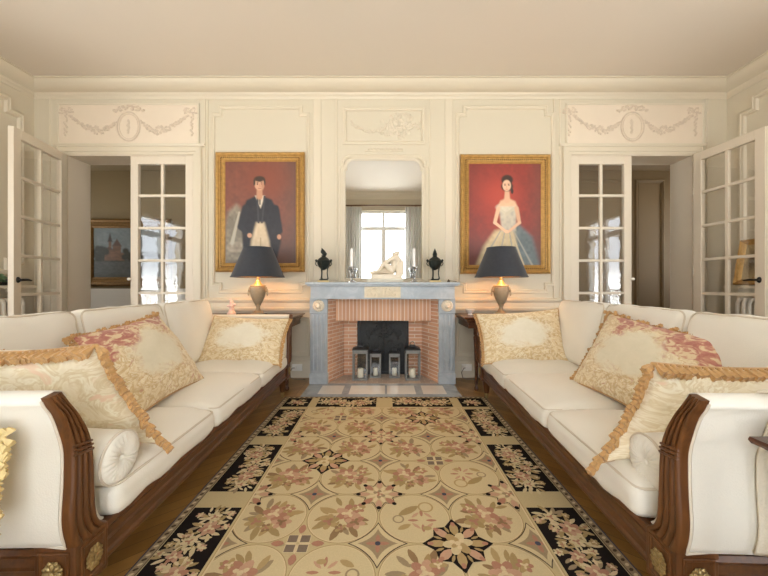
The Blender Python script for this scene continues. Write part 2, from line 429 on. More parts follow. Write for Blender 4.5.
# door casings and over-door panels with plaster garlands
def casing(x0, x1):
    q = MB(); w = .12
    prof = [(0,0),(0,.012),(-.03,.014),(-.034,.022),(-.085,.024),(-.09,.034),(-.098,.030),(-.102,0)]
    q.sweep([(x1,0),(x1,DH),(x0,DH),(x0,0)], prof, lambda a,b,h:(a,YB-h,b+.001), closed=False); trim(q)
    q = MB(); q.prism([(0,DH+.095),(.024,DH+.098),(.034,DH+.112),(.036,DH+.122),(.0,DH+.128)], lambda a,b,h:(h,YB-a,b), x0-.14, x1+.14); trim(q)
    pa, pb = (x0-.11, x1+.07) if x0 < 0 else (x0-.06, x1+.13)
    q = MB(); q.box(pa, pb, YB-.006, YB, 2.775, 3.255); trim(q, 'relief_panel')
    q = MB(); q.sweep(rect(pa, pb, 2.765, 3.265), [(0,0),(0,.01),(.01,.016),(.02,.012),(.026,0)], back); trim(q)
    for vx in (x0-.20, x1+.165):
        q = MB(); q.prism([(vx-.012,0),(vx-.006,.014),(vx+.006,.014),(vx+.012,0)], lambda a,b,h:(a,YB-b,h), .2, 3.311); trim(q)
    # garland relief
    q = MB(); cx = -3.06 if x0 < 0 else 2.93; cz = 2.985; y = YB-.007
    q.tube([(cx+.135*math.cos(t), y, cz+.172*math.sin(t)) for t in [2*PI*i/28 for i in range(28)]], .008, 6, closed=True)
    q.tube([(cx+.112*math.cos(t), y, cz+.148*math.sin(t)) for t in [2*PI*i/28 for i in range(28)]], .005, 5, closed=True)
    for i in range(6): q.ell((cx+random.uniform(-.015,.015), y, cz-.07+.028*i), .014,.007,.018)
    q.tube([(cx-.0, y, cz-.08),(cx+.005,y,cz+.06)], .006, 5)
    rnd = random.Random(3)
    for i in range(26):
        t = i/25; q.ell((cx-.17+.34*t+rnd.uniform(-.01,.01), y, cz+.19+.035*math.sin(PI*t)+rnd.uniform(-.02,.02)), rnd.uniform(.012,.024), .014, rnd.uniform(.010,.02))
    for s in (-1, 1):
        for k in range(96):
            u = .15+(.70-.15)*(k+.5)/96
            z = 2.935+(.10*((.345-u)/.19)**2 if u < .345 else .225*((u-.345)/.40)**1.8)
            wd = .008+.040*math.exp(-((u-.38)/.17)**2)
            q.ell((cx+s*u+rnd.uniform(-.012,.012), y-rnd.uniform(0,.008), z+rnd.uniform(-wd,wd)), rnd.uniform(.010,.02), .006, rnd.uniform(.009,.018), 4, 6)
        ex = cx+s*.73
        for k in range(16): q.ell((ex+rnd.uniform(-.09,.08), y, 3.165+rnd.uniform(-.03,.045)), rnd.uniform(.012,.024), .009, rnd.uniform(.007,.014), 4, 6)
        for k in range(14): q.ell((ex+s*.02+rnd.uniform(-.018,.018), y, 3.13-.019*k), .012, .009, .015, 4, 6)
        for dx in (-.05, .05):
            q.tube([(ex, y, 3.165),(ex+dx*.6, y, 3.205),(ex+dx*1.2, y, 3.19),(ex+dx*.9, y, 3.145),(ex, y, 3.16)], .005, 5)
    trim(q, 'relief', 60)
casing(*D1); casing(*D2)
# relief above the mirror: a faint plaster trophy
q = MB(); rnd = random.Random(5)
for k in range(90):
    x = rnd.gauss(.17, .10); z = 3.0+rnd.gauss(0, .075)
    if -.1 < x < .41 and 2.84 < z < 3.16: q.ell((x, YB-.004, z), rnd.uniform(.012,.03), .008, rnd.uniform(.012,.03), 4, 6)
for k in range(70):
    t = k/69; q.ell((-.42+.5*t+rnd.uniform(-.01,.01), YB-.004, 3.03-.10*math.sin(PI*t)+rnd.uniform(-.018,.018)), .014,.007,.012, 4, 6)
trim(q, 'relief_pale', 60)

# side-wall panels
for X, sg, nm in ((XL, 1, 'left'), (XR, -1, 'right')):
    fn = (lambda a,b,h,X=X,sg=sg:(X+sg*h, a, b))
    q = MB(); q.sweep(notched(2.55, 3.93, 1.2, 3.20, .13) if nm == 'left' else notched(2.5, 3.90, 1.2, 3.20, .13), [(o*1.6,h*1.5) for o,h in MOULD], fn); trim(q)
    q = MB(); q.sweep(rect(2.55, 3.93, .25, 1.0), MOULD, fn); trim(q)

# ------------------------------------------------------------------ French doors
def leaf(parent, hx, hy, ux, uy, w, mirrored, handle, lever):
    """hinge at (hx,hy); unit direction (ux,uy) to the free edge"""
    H = DH-.012; th = .048
    nx, ny = -uy, ux
    if ny > 0: nx, ny = -nx, -ny                        # normal towards the room
    def P(a, z, d): return (hx+ux*a+nx*d, hy+uy*a+ny*d, z)
    def bx(q, a0, a1, z0, z1, d0, d1):
        vs = [P(a,z,d) for d in (d0,d1) for (a,z) in ((a0,z0),(a1,z0),(a1,z1),(a0,z1))]
        q.add(vs, [(0,3,2,1),(4,5,6,7),(0,1,5,4),(1,2,6,5),(2,3,7,6),(3,0,4,7)])
    q = MB(); st = .088
    bx(q, 0, st, .01, H, -th/2, th/2); bx(q, w-st, w, .01, H, -th/2, th/2)
    bx(q, st, w-st, H-.095, H, -th/2, th/2); bx(q, st, w-st, .01, .20, -th/2, th/2); bx(q, st, w-st, .56, .63, -th/2, th/2)
    bx(q, st, w-st, .20, .56, -.008, .008)
    ztop = H-.095; z0 = .63; rows = 5; mb = .03; ph = (ztop-z0-(rows-1)*mb)/rows
    for i in range(1, rows): zz = z0+i*ph+(i-1)*mb; bx(q, st, w-st, zz, zz+mb, -.016, .016)
    bx(q, w/2-.016, w/2+.016, z0, ztop, -.017, .017)
    lf = q.build('leaf', M['door'], parent, smooth=False, bevel=.003)
    g = MB(); bx(g, st, w-st, z0, ztop, -.002, .002)
    g.build('glass', M['old_glass'], lf, smooth=False)
    hd = MB()
    for z in (.4, 1.25, 2.2):
        hd.tube([P(.0, z-.04, th/2+.004), P(.0, z+.04, th/2+.004)], .007, 8)
    hd.build('hinge', M['door'], lf)
    k = MB()
    if lever:
        for sd in (1, -1):
            a = w-.045; d = sd*th/2
            k.tube([P(a, 1.15, d), P(a, 1.15, d+sd*.045)], .011, 10); k.tube([P(a, 1.15, d+sd*.04), P(a-.05, 1.152, d+sd*.045), P(a-.11, 1.145, d+sd*.043)], [.010,.011,.007], 8)
            k.ell(P(a, 1.15, d+sd*.003), .02,.02,.03)
        k.build('handle', M['black'], lf)
    else:
        a = w-.01
        k.tube([P(a, 1.17, th/2), P(a, 1.17, th/2+.03)], .007, 8); k.ell(P(a, 1.17, th/2+.04), .018, .018, .018, 8, 10)
        k.build('knob', M['white_glaze'], lf)
    return lf
for n, (x0, x1) in enumerate((D1, D2)):
    dr = thing('door_%d' % (n+1), ('glazed double French door at the left, near leaf swung open' if n == 0 else 'glazed double French door at the right, near leaf swung open'), 'door', (((x0+x1)/2), YB, 0), kind='structure')
    q = MB()                                            # lining of the reveal
    q.box(x0, x0+.012, YB-.002, YB+WT+.01, 0, DH); q.box(x1-.012, x1, YB-.002, YB+WT+.01, 0, DH); q.box(x0, x1, YB-.002, YB+WT+.01, DH-.012, DH)
    q.build('frame', M['door'], dr, smooth=False)
    w = (x1-x0)/2-.012
    if n == 0:
        leaf(dr, x1-.015, YB+.03, -1, 0, w, False, 0, False)
        v = Vector((.168,-.725)).normalized(); leaf(dr, x0+.01, YB-.045, v.x, v.y, w, True, 0, True)
    else:
        leaf(dr, x0+.015, YB+.03, 1, 0, w, False, 0, False)
        v = Vector((.045,-.705)).normalized(); leaf(dr, x1-.01, YB-.045, v.x, v.y, w, True, 0, True)

# halls beyond the doors
HY = 5.65
def hall(x0, x1, nm, mat, dado):
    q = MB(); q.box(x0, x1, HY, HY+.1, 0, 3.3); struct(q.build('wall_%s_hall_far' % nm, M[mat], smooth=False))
    q = MB(); hw = (4.55, 5.35, .9, 2.5)  # opening in the hidden side wall, added to let light into the hall
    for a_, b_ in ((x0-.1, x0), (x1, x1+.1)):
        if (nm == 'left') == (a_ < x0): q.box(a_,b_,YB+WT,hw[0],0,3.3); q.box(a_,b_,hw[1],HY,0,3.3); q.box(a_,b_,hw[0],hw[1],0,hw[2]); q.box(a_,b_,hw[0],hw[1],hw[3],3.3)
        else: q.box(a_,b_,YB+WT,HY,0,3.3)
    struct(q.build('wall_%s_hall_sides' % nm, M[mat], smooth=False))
    q = MB(); q.box(x0, x1, YB+WT, HY, 3.2, 3.3); struct(q.build('ceiling_%s_hall' % nm, M['ceiling'], smooth=False))
    q = MB(); q.box(x0, x1, YB, HY, -.1, -.0005); struct(q.build('floor_%s_hall' % nm, M['floor'], smooth=False))
    q = MB(); q.prism([(0,3.0),(.02,3.0),(.03,3.04),(.08,3.10),(.10,3.16),(.10,3.2),(0,3.2)], lambda a,b,h:(h,HY-a,b), x0, x1); trim(q, mat)
    if dado:
        q = MB(); q.box(x0, x1, HY-.02, HY, 0, 1.0); q.box(x0, x1, HY-.035, HY, 1.0, 1.04)
        for i in range(5): q.box(x0, x1, HY-.026, HY-.018, .12+.18*i, .27+.18*i)
        trim(q, 'hall_white')
    else:
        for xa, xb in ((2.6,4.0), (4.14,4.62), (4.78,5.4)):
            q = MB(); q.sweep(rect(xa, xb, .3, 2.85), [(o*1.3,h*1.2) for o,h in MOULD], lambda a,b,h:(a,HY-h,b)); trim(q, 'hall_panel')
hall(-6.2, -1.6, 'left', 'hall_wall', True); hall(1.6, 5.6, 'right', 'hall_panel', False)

# ------------------------------------------------------------------ windows behind and beside the camera
def window(n, P, w, z0, z1, trans):
    q = MB(); fr = .06
    def bx(q, a0, a1, b0, b1, d0, d1):
        vs = [P(a,b,d) for d in (d0,d1) for (a,b) in ((a0,b0),(a1,b0),(a1,b1),(a0,b1))]
        q.add(vs, [(0,3,2,1),(4,5,6,7),(0,1,5,4),(1,2,6,5),(2,3,7,6),(3,0,4,7)])
    bx(q, 0, fr, z0, z1, -.05, .03); bx(q, w-fr, w, z0, z1, -.05, .03); bx(q, fr, w-fr, z1-fr, z1, -.05, .03); bx(q, fr, w-fr, z0, z0+fr, -.05, .03)
    bx(q, fr, w-fr, trans, trans+.09, -.05, .035); bx(q, w/2-.055, w/2+.055, z0+fr, trans, -.045, .035); bx(q, w/2-.03, w/2+.03, trans+.09, z1-fr, -.04, .03)
    o = struct(q.build('window_%d' % n, M['window_paint'], smooth=False, bevel=.004))
    g = MB(); bx(g, fr, w-fr, z0+fr, z1-fr, -.012, -.008); g.build('glass', M['glass'], o, smooth=False)
    if n > 5: return
    r = MB()                                            # balcony railing outside
    for zz in (.15, 1.0): r.tube([P(0,zz,-.3), P(w,zz,-.3)], .018, 6)
    for i in range(11): r.tube([P(w*i/10,.1,-.3), P(w*i/10,1.0,-.3)], .009, 5)
    struct(r.build('trim_%d' % (100+n), M['black']))
for i, (a, b) in enumerate(FW): window(i+1, lambda u,z,d,a=a:(a+u, YF-.10+d, z), b-a, FWZ[0], FWZ[1], 2.52)
a, b = SW['left']; window(4, lambda u,z,d,a=a:(XL-.08+d, a+u, z), b-a, SWZ[0], SWZ[1], 1.98)
a, b = SW['right']; window(5, lambda u,z,d,a=a:(XR+.08-d, a+u, z), b-a, SWZ[0], SWZ[1], 1.98)
window(6, lambda u,z,d:(-6.25+d, 4.55+u, z), .8, .9, 2.5, 1.95)  # unseen window, added to brighten the left hall
window(7, lambda u,z,d:(5.65-d, 4.55+u, z), .8, .9, 2.5, 1.95)  # unseen window, added to brighten the right hall
def curtain(x0, x1, y, label):
    t = thing('curtain', label, 'curtain', ((x0+x1)/2, y, 0))
    g = []
    for j in range(10):
        z = .02+3.06*j/9; row = []
        for i in range(61):
            u = i/60; row.append((x0+(x1-x0)*u, y+.035*math.sin(u*2*PI*6+.25*math.sin(z*2))*(1-.3*z/3), z))
        g.append(row)
    q = MB(); q.surf(g); o = q.build('drape', M['curtain'], t, ang=180)
    md = o.modifiers.new('solid', 'SOLIDIFY'); md.thickness = .006
for i, (a, b) in enumerate(FW):
    w = ('left', 'centre', 'right')[i]
    wn = ('window behind the left sofa', 'window reflected in the mirror', 'window behind the right sofa')[i]
    curtain(a-.30, a+.09, YF+.13, 'pale grey curtain on the left sofa side of the %s' % wn)
    curtain(b-.09, b+.30, YF+.13, 'pale grey curtain on the right sofa side of the %s' % wn)
    q = MB(); q.tube([(a-.36, YF+.13, 3.12),(b+.36, YF+.13, 3.12)], .016, 10); q.ell((a-.38, YF+.13, 3.12), .035,.035,.035); q.ell((b+.38, YF+.13, 3.12), .035,.035,.035)
    q.box(a-.2, a-.18, YF-.005, YF+.13, 3.11, 3.13); q.box(b+.18, b+.2, YF-.005, YF+.13, 3.11, 3.13)
    tag(q.build('curtain_rod', M['walnut']), 'curtain rod above the %s window' % ('leftmost tall', 'central tall', 'rightmost tall')[i], 'curtain rod')

# ------------------------------------------------------------------ fireplace
fp = thing('fireplace', 'blue grey marble fireplace with red brick surround and white lion medallions', 'fireplace', (-.04, 3.9, 0))
q = MB(); q.box(-.87,.795, 3.655, YB-.002, 1.104, 1.13); q.box(-.855,.78, 3.675, YB-.002, 1.088, 1.104); q.build('mantel_shelf', M['marble'], fp, smooth=False, bevel=.004)
q = MB(); q.box(-.825,.75, 3.71, YB-.002, .95, 1.088); q.box(-.83,.755, 3.70, YB-.002, .945, .958); q.build('frieze', M['marble'], fp, smooth=False, bevel=.003)
q = MB(); q.box(-.235,.16, 3.698, 3.712, .962, 1.082)
rnd = random.Random(9)
for k in range(46): q.ell((rnd.uniform(-.20,.125), 3.697, rnd.uniform(.985,1.06)), rnd.uniform(.006,.02), .006, rnd.uniform(.006,.018), 4, 6)
tag(q.build('relief_panel', M['relief_cream'], fp), 'cream carved centre panel')
for x0, x1 in ((-.836,-.647), (.583,.759)):
    q = MB(); xc = (x0+x1)/2; w = x1-x0
    q.box(x0-.006, x1+.006, 3.725, YB-.002, 0.012, .125); q.box(x0, x1, 3.745, YB-.002, .125, .80)
    q.box(x0-.003, x1+.003, 3.735, YB-.002, .795, .945)
    for i in range(4):
        xx = x0+.028+(w-.056)*i/3
        q.tube([(xx, 3.745, .16),(xx, 3.745, .77)], .011, 8)
    q.box(x0-.004, x1+.004, 3.73, 3.75, .788, .80)
    lg = q.build('leg', M['marble'], fp, bevel=.003)
    h = MB()                                            # lion medallion
    h.lathe([(0,.02),(.05,.018),(.062,.012),(.066,0)], (0,0,0), 20)
    h.v = [(xc+x, 3.735-z, .872+y) for x, y, z in h.v]
    h.ell((xc, 3.712, .872), .035,.022,.038, 8, 10); h.ell((xc, 3.695, .86), .018,.014,.016, 6, 8)
    for s in (-1,1): h.ell((xc+s*.03, 3.716, .90), .012,.01,.012); h.ell((xc+s*.014, 3.694, .884), .005,.005,.005)
    for k in range(14): t = 2*PI*k/14; h.ell((xc+.046*math.cos(t), 3.718, .872+.048*math.sin(t)), .014,.01,.014, 4, 6)
    h.build('medallion', M['ivory_marble'], lg)
# brick lining
q = MB()
for s in (-1, 1):
    xf, xb = ((-.648,-.505) if s < 0 else (.584,.43))
    xo = FO[0]+.002 if s < 0 else FO[1]-.002
    poly = [(xf,3.77),(xb,4.11),(xb+(.155 if s<0 else -.155)*1,4.115),(xb+(.155 if s<0 else -.155),4.20),(xo,4.20),(xo,3.77)]
    q.prism(poly, lambda a,b,h:(a,b,h), .012, .944)
q.box(FO[0]+.002, FO[1]-.002, 4.20, 4.345, .012, .944)
q.build('brick_lining', M['brick'], fp, smooth=False)
q = MB(); q.box(-.578,.515, 3.90, 4.02, .690, .944); q.build('brick_lintel', M['brick_soldier'], fp, smooth=False)
q = MB(); q.box(FO[0]+.003, FO[1]-.003, 3.765, 4.2, .0, .012); q.build('firebox_floor', M['brick_floor'], fp, smooth=False)
q = MB(); q.box(-.84,.745, 3.335, 3.765, 0, .010); hs = q.build('hearth', M['hearth_grey'], fp, smooth=False)
for a, b in ((-.685,-.446),(-.374,-.012),(.012,.300),(.374,.61)):
    q = MB(); q.box(a, b, 3.40, 3.68, .0095, .0115); q.build('tile', M['hearth_white'], hs, smooth=False)
# iron fireback with relief
fb = thing('fireback', 'black cast iron fireback with scroll relief behind the lanterns', 'fireback', (-.035, 4.18, .012))
q = MB(); q.box(-.345,.283, 4.165, 4.195, .013, .80); q.box(-.345,-.31, 4.14, 4.17, .013, .80); q.box(.248,.283, 4.14, 4.17, .013, .80)
q.box(-.31,.248, 4.15, 4.166, .013, .045); q.build('plate', M['iron'], fb, smooth=False, bevel=.003)
q = MB(); cx = -.031; y = 4.156
for s_ in (-1, 1):
    for (ox, z0, r, t0) in ((.075,.22,.055,0),(.17,.20,.06,2),(.09,.37,.06,1),(.20,.36,.055,3),(.085,.52,.05,0),(.185,.52,.055,2),(.10,.66,.05,1),(.21,.67,.04,0),(.22,.10,.04,1)):
        pts = [(cx+s_*(ox+r*(1-i/30)*math.cos(t0+i/24*2.8*PI)), y, z0+r*(1-i/30)*math.sin(t0+i/24*2.8*PI)) for i in range(25)]
        q.tube(pts, .007, 6)
    for k in range(6): q.ell((cx+s_*(.03+.03*k), y, .60-.006*k*k), .016,.009,.022)
    for k in range(8): q.ell((cx+s_*.040*(1-k/10), y, .46+.035*k), .03*(1-k/12), .010, .014)
q.tube([(cx,y,.08),(cx,y,.66)], .013, 6)
q.ell((cx,y,.62), .04,.012,.05); q.build('scroll_relief', M['iron'], fb)

# ------------------------------------------------------------------ lanterns with candles
def lantern(x, y, w, h, label, clabel, glab):
    t = thing('lantern', label, 'lantern', (x,y,.012), 'lanterns in the fireplace')
    z = .0125; hw = w/2; p = .011
    q = MB(); q.box(x-hw,x+hw,y-hw,y+hw,z,z+.02)
    for sx in (-1,1):
        for sy in (-1,1): q.box(*sorted((x+sx*hw,x+sx*(hw-p*1.5))), *sorted((y+sy*hw,y+sy*(hw-p*1.5))), z+.02, z+h-.02)
    q.box(x-hw,x+hw,y-hw,y+hw,z+h-.02,z+h)
    for sx in (-1,1):                                    # inner rebates
        q.box(*sorted((x+sx*hw,x+sx*(hw-.006))), y-hw, y+hw, z+h-.045, z+h-.02)
    q.box(x-hw,x+hw,y-hw,y-hw+.006,z+h-.04,z+h-.02)
    q.build('body', M['lantern'], t, smooth=False, bevel=.002)
    q = MB(); q.lathe([(hw*1.46,0),(hw*1.46,.008),(hw*1.0,.022),(hw*.6,.03),(hw*.55,.045),(0,.047)], (x,y,z+h), 4, square=True)
    q.build('roof', M['lantern_dark'], t, smooth=False)
    q = MB(); zz = z+h+.047
    q.tube([(x+.022*math.cos(a), y, zz+.016+.022*math.sin(a)) for a in [2*PI*i/16 for i in range(16)]], .0035, 6, closed=True); q.build('handle', M['lantern_dark'], t)
    q = MB(); e = hw-.006
    q.box(x-e+p,x+e-p,y-e,y-e+.002,z+.02,z+h-.02); q.box(x-e+p,x+e-p,y+e-.002,y+e,z+.02,z+h-.02); q.box(x-e,x-e+.002,y-e+p,y+e-p,z+.02,z+h-.02); q.box(x+e-.002,x+e,y-e+p,y+e-p,z+.02,z+h-.02)
    q.build('glass', M['glass'], t, smooth=False)
    c = thing('candle', clabel, 'candle', (x,y,z+.0205), 'candles in the lanterns')
    r = .036 if w > .15 else .028; hh = .10 if w > .15 else .085
    q = MB(); q.lathe([(r,0),(r,hh-.006),(r-.005,hh),(r*.5,hh-.003),(0,hh-.004)], (x,y,z+.0205), 18); q.build('wax', M['candle'], c)
    q = MB(); q.tube([(x,y,z+.0205+hh-.006),(x+.001,y,z+.0205+hh+.008)], .0015, 5); q.build('wick', M['black'], c)
lantern(-.297, 3.95, .172, .345, 'tall grey lantern leftmost in the fireplace, against the left brick cheek', 'ivory pillar candle inside the tall lantern at the left brick cheek', 0)
lantern(-.124, 4.03, .128, .285, 'short grey lantern beside the tall left one', 'ivory candle inside the short lantern next to the tall left lantern', 0)
lantern(.100, 4.03, .128, .285, 'short grey lantern beside the tall right one', 'ivory candle inside the short lantern next to the tall right lantern', 0)
lantern(.307, 3.95, .172, .345, 'tall grey lantern rightmost in the fireplace, against the right brick cheek', 'ivory pillar candle inside the tall lantern at the right brick cheek', 0)

# ------------------------------------------------------------------ mirror
q = MB(); pl = arch(-.488+.0,.432,1.1315,2.585,.10); q.prism(pl, lambda a,b,h:(a,YB-h,b), .0005, .006)
mr = tag(q.build('wall_mirror', M['mirror'], smooth=False), 'tall mirror with notched top corners above the mantel', 'mirror')
q = MB(); q.sweep(pl, [(-.03,0.0005),(-.03,.02),(-.012,.026),(.0,.02),(.008,.0065)], back); q.build('frame', M['trim'], mr, ang=30)

# ------------------------------------------------------------------ things on the mantel
MZ = 1.131
def burner(x, y, s, finial, label):
    t = thing('incense_burner', label, 'incense burner', (x,y,MZ), 'bronze burners on the mantel')
    z = MZ
    q = MB(); q.box(x-.062,x+.062,y-.05,y+.05,z,z+.022); tag(q.build('base', M['yellow_marble'], t, smooth=False, bevel=.003), 'yellow marble base')
    q = MB(); q.lathe([(.045,0),(.048,.004),(.048,.012),(.04,.016),(0,.016)], (x,y,z+.022), 3 if False else 20); q.build('plinth', M['bronze'], t)
    for k in range(3):
        a = PI/2+2*PI*k/3+(.3 if s > 0 else .8); c, sn = math.cos(a), math.sin(a)
        q = MB(); pts = [(.038,.028),(.050,.036),(.044,.06),(.040,.10),(.046,.15),(.062,.19),(.070,.22),(.062,.235)]
        q.tube([(x+c*r, y+sn*r, z+h+.008) for r, h in pts], [.010,.008,.006,.006,.007,.008,.010,.006], 8)
        q.ell((x+c*.068, y+sn*.068, z+.232), .014,.014,.016)
        q.build('leg', M['bronze'], t)
    q = MB(); q.lathe([(0,.135),(.014,.138),(.034,.15),(.058,.175),(.070,.205),(.073,.235),(.080,.243),(.072,.25),(.05,.254)], (x,y,z), 24); q.build('bowl', M['bronze'], t)
    for sg in (-1, 1):
        q = MB(); q.tube([(x+sg*(.070+.022*math.sin(PI*i/8)), y, z+.243-.06*i/8) for i in range(9)], .0055, 6); q.ell((x+sg*.084,y,z+.246), .014,.012,.016); q.build('handle', M['bronze'], t)
    q = MB(); q.lathe([(.070,.2505),(.062,.262),(.042,.278),(.026,.288),(.022,.296),(.028,.302),(.018,.308),(0,.31)], (x,y,z), 24); lid = q.build('lid', M['bronze'], t)
    q = MB()
    if finial == 'flame':
        q.tube([(x+.004,y,z+.30),(x+.012,y,z+.318),(x-.004,y,z+.342),(x-.010,y,z+.36),(x-.022,y,z+.388)], [.020,.028,.024,.016,.003], 8)
        q.tube([(x+.012,y,z+.31),(x+.022,y,z+.332),(x+.012,y,z+.358)], [.012,.012,.002], 6); q.tube([(x-.006,y,z+.32),(x-.026,y,z+.342),(x-.03,y,z+.366)], [.012,.009,.002], 6)
    else:
        q.lathe([(.018,.304),(.027,.314),(.025,.322),(.017,.34),(.011,.358),(.005,.375),(.001,.388)], (x,y,z), 12)
        for k in range(8): a = 2*PI*k/8; q.tube([(x+.022*math.cos(a),y+.022*math.sin(a),z+.31),(x+.013*math.cos(a+.4),y+.013*math.sin(a+.4),z+.345),(x,y,z+.38)], [.006,.005,.002], 5)
    q.build('finial', M['bronze'], lid)
burner(-.708, 3.86, -1, 'flame', 'green black bronze incense burner with flame finial at left end of mantel')
burner(.555, 3.86, 1, 'cone', 'green black bronze incense burner with pointed cone finial at right end of mantel')
def candlestick(x, y, label):
    t = thing('candlestick', label, 'candlestick', (x,y,MZ), 'crystal candlesticks on the mantel'); z = MZ
    q = MB(); q.lathe([(.052,0),(.052,.006),(.03,.016),(.014,.026),(.012,.05),(.022,.062),(.014,.074),(.011,.11),(.02,.122),(.024,.14),(.03,.165),(.034,.178),(.02,.182),(.016,.17),(0,.168)], (x,y,z), 14); q.build('stem', M['crystal'], t, ang=20)
    c = thing('taper_candle', label.replace('crystal candlestick', 'white candle in the crystal candlestick'), 'candle', (x,y,z+.17), 'white candles on the mantel')
    q = MB(); q.lathe([(.017,0),(.016,.205),(.012,.212),(0,.208)], (x,y,z+.171), 14); q.build('wax', M['candle_white'], c)
    q = MB(); q.tube([(x,y,z+.375),(x,y,z+.392)], .0015, 5); q.build('wick', M['black'], c)
    q = MB()
    for k in range(8):
        a = 2*PI*k/8; q.ell((x+.036*math.cos(a), y+.036*math.sin(a), z+.148), .006,.006,.016, 4, 6)
    q.build('drops', M['crystal'], t, ang=20)
candlestick(-.39, 3.86, 'crystal candlestick left of the marble figure')
candlestick(.318, 3.86, 'crystal candlestick right of the marble figure')
q = MB(); x, y = .70, 3.80
q.lathe([(.018,0),(.016,.012),(.006,.03),(0,.034)], (x,y,MZ), 12); q.tube([(x+.005,y,MZ+.016),(x+.06,y,MZ+.010),(x+.085,y,MZ+.008)], .003, 6); q.ell((x+.085,y,MZ+.008), .005,.005,.005)
tag(q.build('candle_snuffer', M['urn_dark']), 'small dark candle snuffer lying by the right bronze burner', 'snuffer')

def skinfig(name, verts, edges, radii, root, mat, parent, off, subd=2):
    me = bpy.data.meshes.new(name); org = ORG[parent.name]
    me.from_pydata([(v[0]+off[0]-org[0], v[1]+off[1]-org[1], v[2]+off[2]-org[2]) for v in verts], edges, [])
    me.materials.append(mat); o = bpy.data.objects.new(name, me); COL.objects.link(o); o.parent = parent; ORG[o.name] = org
    sk = o.modifiers.new('skin', 'SKIN'); sk.use_smooth_shade = True
    sl = me.skin_vertices[0] if me.skin_vertices else None
    if sl is None:
        bm = bmesh.new(); bm.from_mesh(me); bm.verts.layers.skin.verify(); bm.to_mesh(me); bm.free(); sl = me.skin_vertices[0]
    for i, r in enumerate(radii):
        sl.data[i].radius = (r, r) if isinstance(r, (int, float)) else r
        sl.data[i].use_root = (i == root)
    b = o.modifiers.new('sub', 'SUBSURF'); b.levels = subd; b.render_levels = subd
    return o
# marble figure: seated, bent forward, resting on one side
fx, fy = -.005, 3.86
st = thing('marble_statuette', 'ivory marble statuette of a reclining figure at the middle of the mantel', 'statuette', (fx,fy,MZ))
q = MB(); q.box(fx-.205,fx+.195,fy-.085,fy+.085,MZ,MZ+.040); q.build('plinth', M['ivory_plinth'], st, smooth=False, bevel=.003)
q = MB(); g = []
for i in range(9):
    z = i/8; row = []
    for k in range(24):
        a = 2*PI*k/24; n_ = 1+.06*mnoise.noise((math.cos(a)*2, math.sin(a)*2, z*3))
        row.append((fx+.012+(.180-.012*z)*n_*max(-1,min(1,1.25*math.cos(a))), fy+.072*n_*max(-1,min(1,1.25*math.sin(a))), MZ+.040+.050*z))
    g.append(row)
o_ = q.surf(g, cv=True); q.f.append(tuple(o_+8*24+k for k in range(24))); q.m.append(0)
g = []
for i in range(11):
    z = i/10; row = []
    for k in range(16):
        a = 2*PI*k/16; n_ = 1+.12*mnoise.noise((math.cos(a)*1.5+5, math.sin(a)*1.5, z*4)); w = (.036-.010*z)*n_
        row.append((fx+.160+w*math.cos(a), fy+.02+.05*n_*math.sin(a), MZ+.07+.20*z))
    g.append(row)
o_ = q.surf(g, cv=True); q.f.append(tuple(o_+10*16+k for k in range(16))); q.m.append(0)
for k in range(7): q.tube([(fx+.14+.01*k, fy-.03-.004*k, MZ+.24),(fx+.13+.011*k, fy-.045, MZ+.16),(fx+.125+.012*k, fy-.05, MZ+.08)], .008, 6)
q.build('rock', M['ivory_marble'], st)
V = [(.095,0,.135),(.108,0,.185),(.118,0,.235),(.120,0,.275),(.122,-.004,.303),(.116,-.014,.330),(.110,-.018,.344),
     (.075,-.036,.130),(-.020,-.045,.215),(-.075,-.042,.130),(-.115,-.042,.108),
     (.075,.034,.125),(-.045,.036,.130),(-.140,.028,.112),(-.185,.020,.108),
     (.085,-.056,.272),(.015,-.066,.235),(-.040,-.056,.195),(-.062,-.052,.185),
     (.150,.050,.268),(.115,.066,.200),(.045,.040,.185),(.015,.030,.190)]
E = [(0,1),(1,2),(2,3),(3,4),(4,5),(5,6),(0,7),(7,8),(8,9),(9,10),(0,11),(11,12),(12,13),(13,14),(3,15),(15,16),(16,17),(17,18),(3,19),(19,20),(20,21),(21,22)]
R = [.054,.048,.054,.048,.032,.054,.040, .044,.031,.021,.015, .044,.031,.021,.015, .028,.021,.016,.013, .028,.021,.016,.012]
skinfig('figure', V, E, R, 0, M['ivory_marble'], st, (fx, fy, MZ))

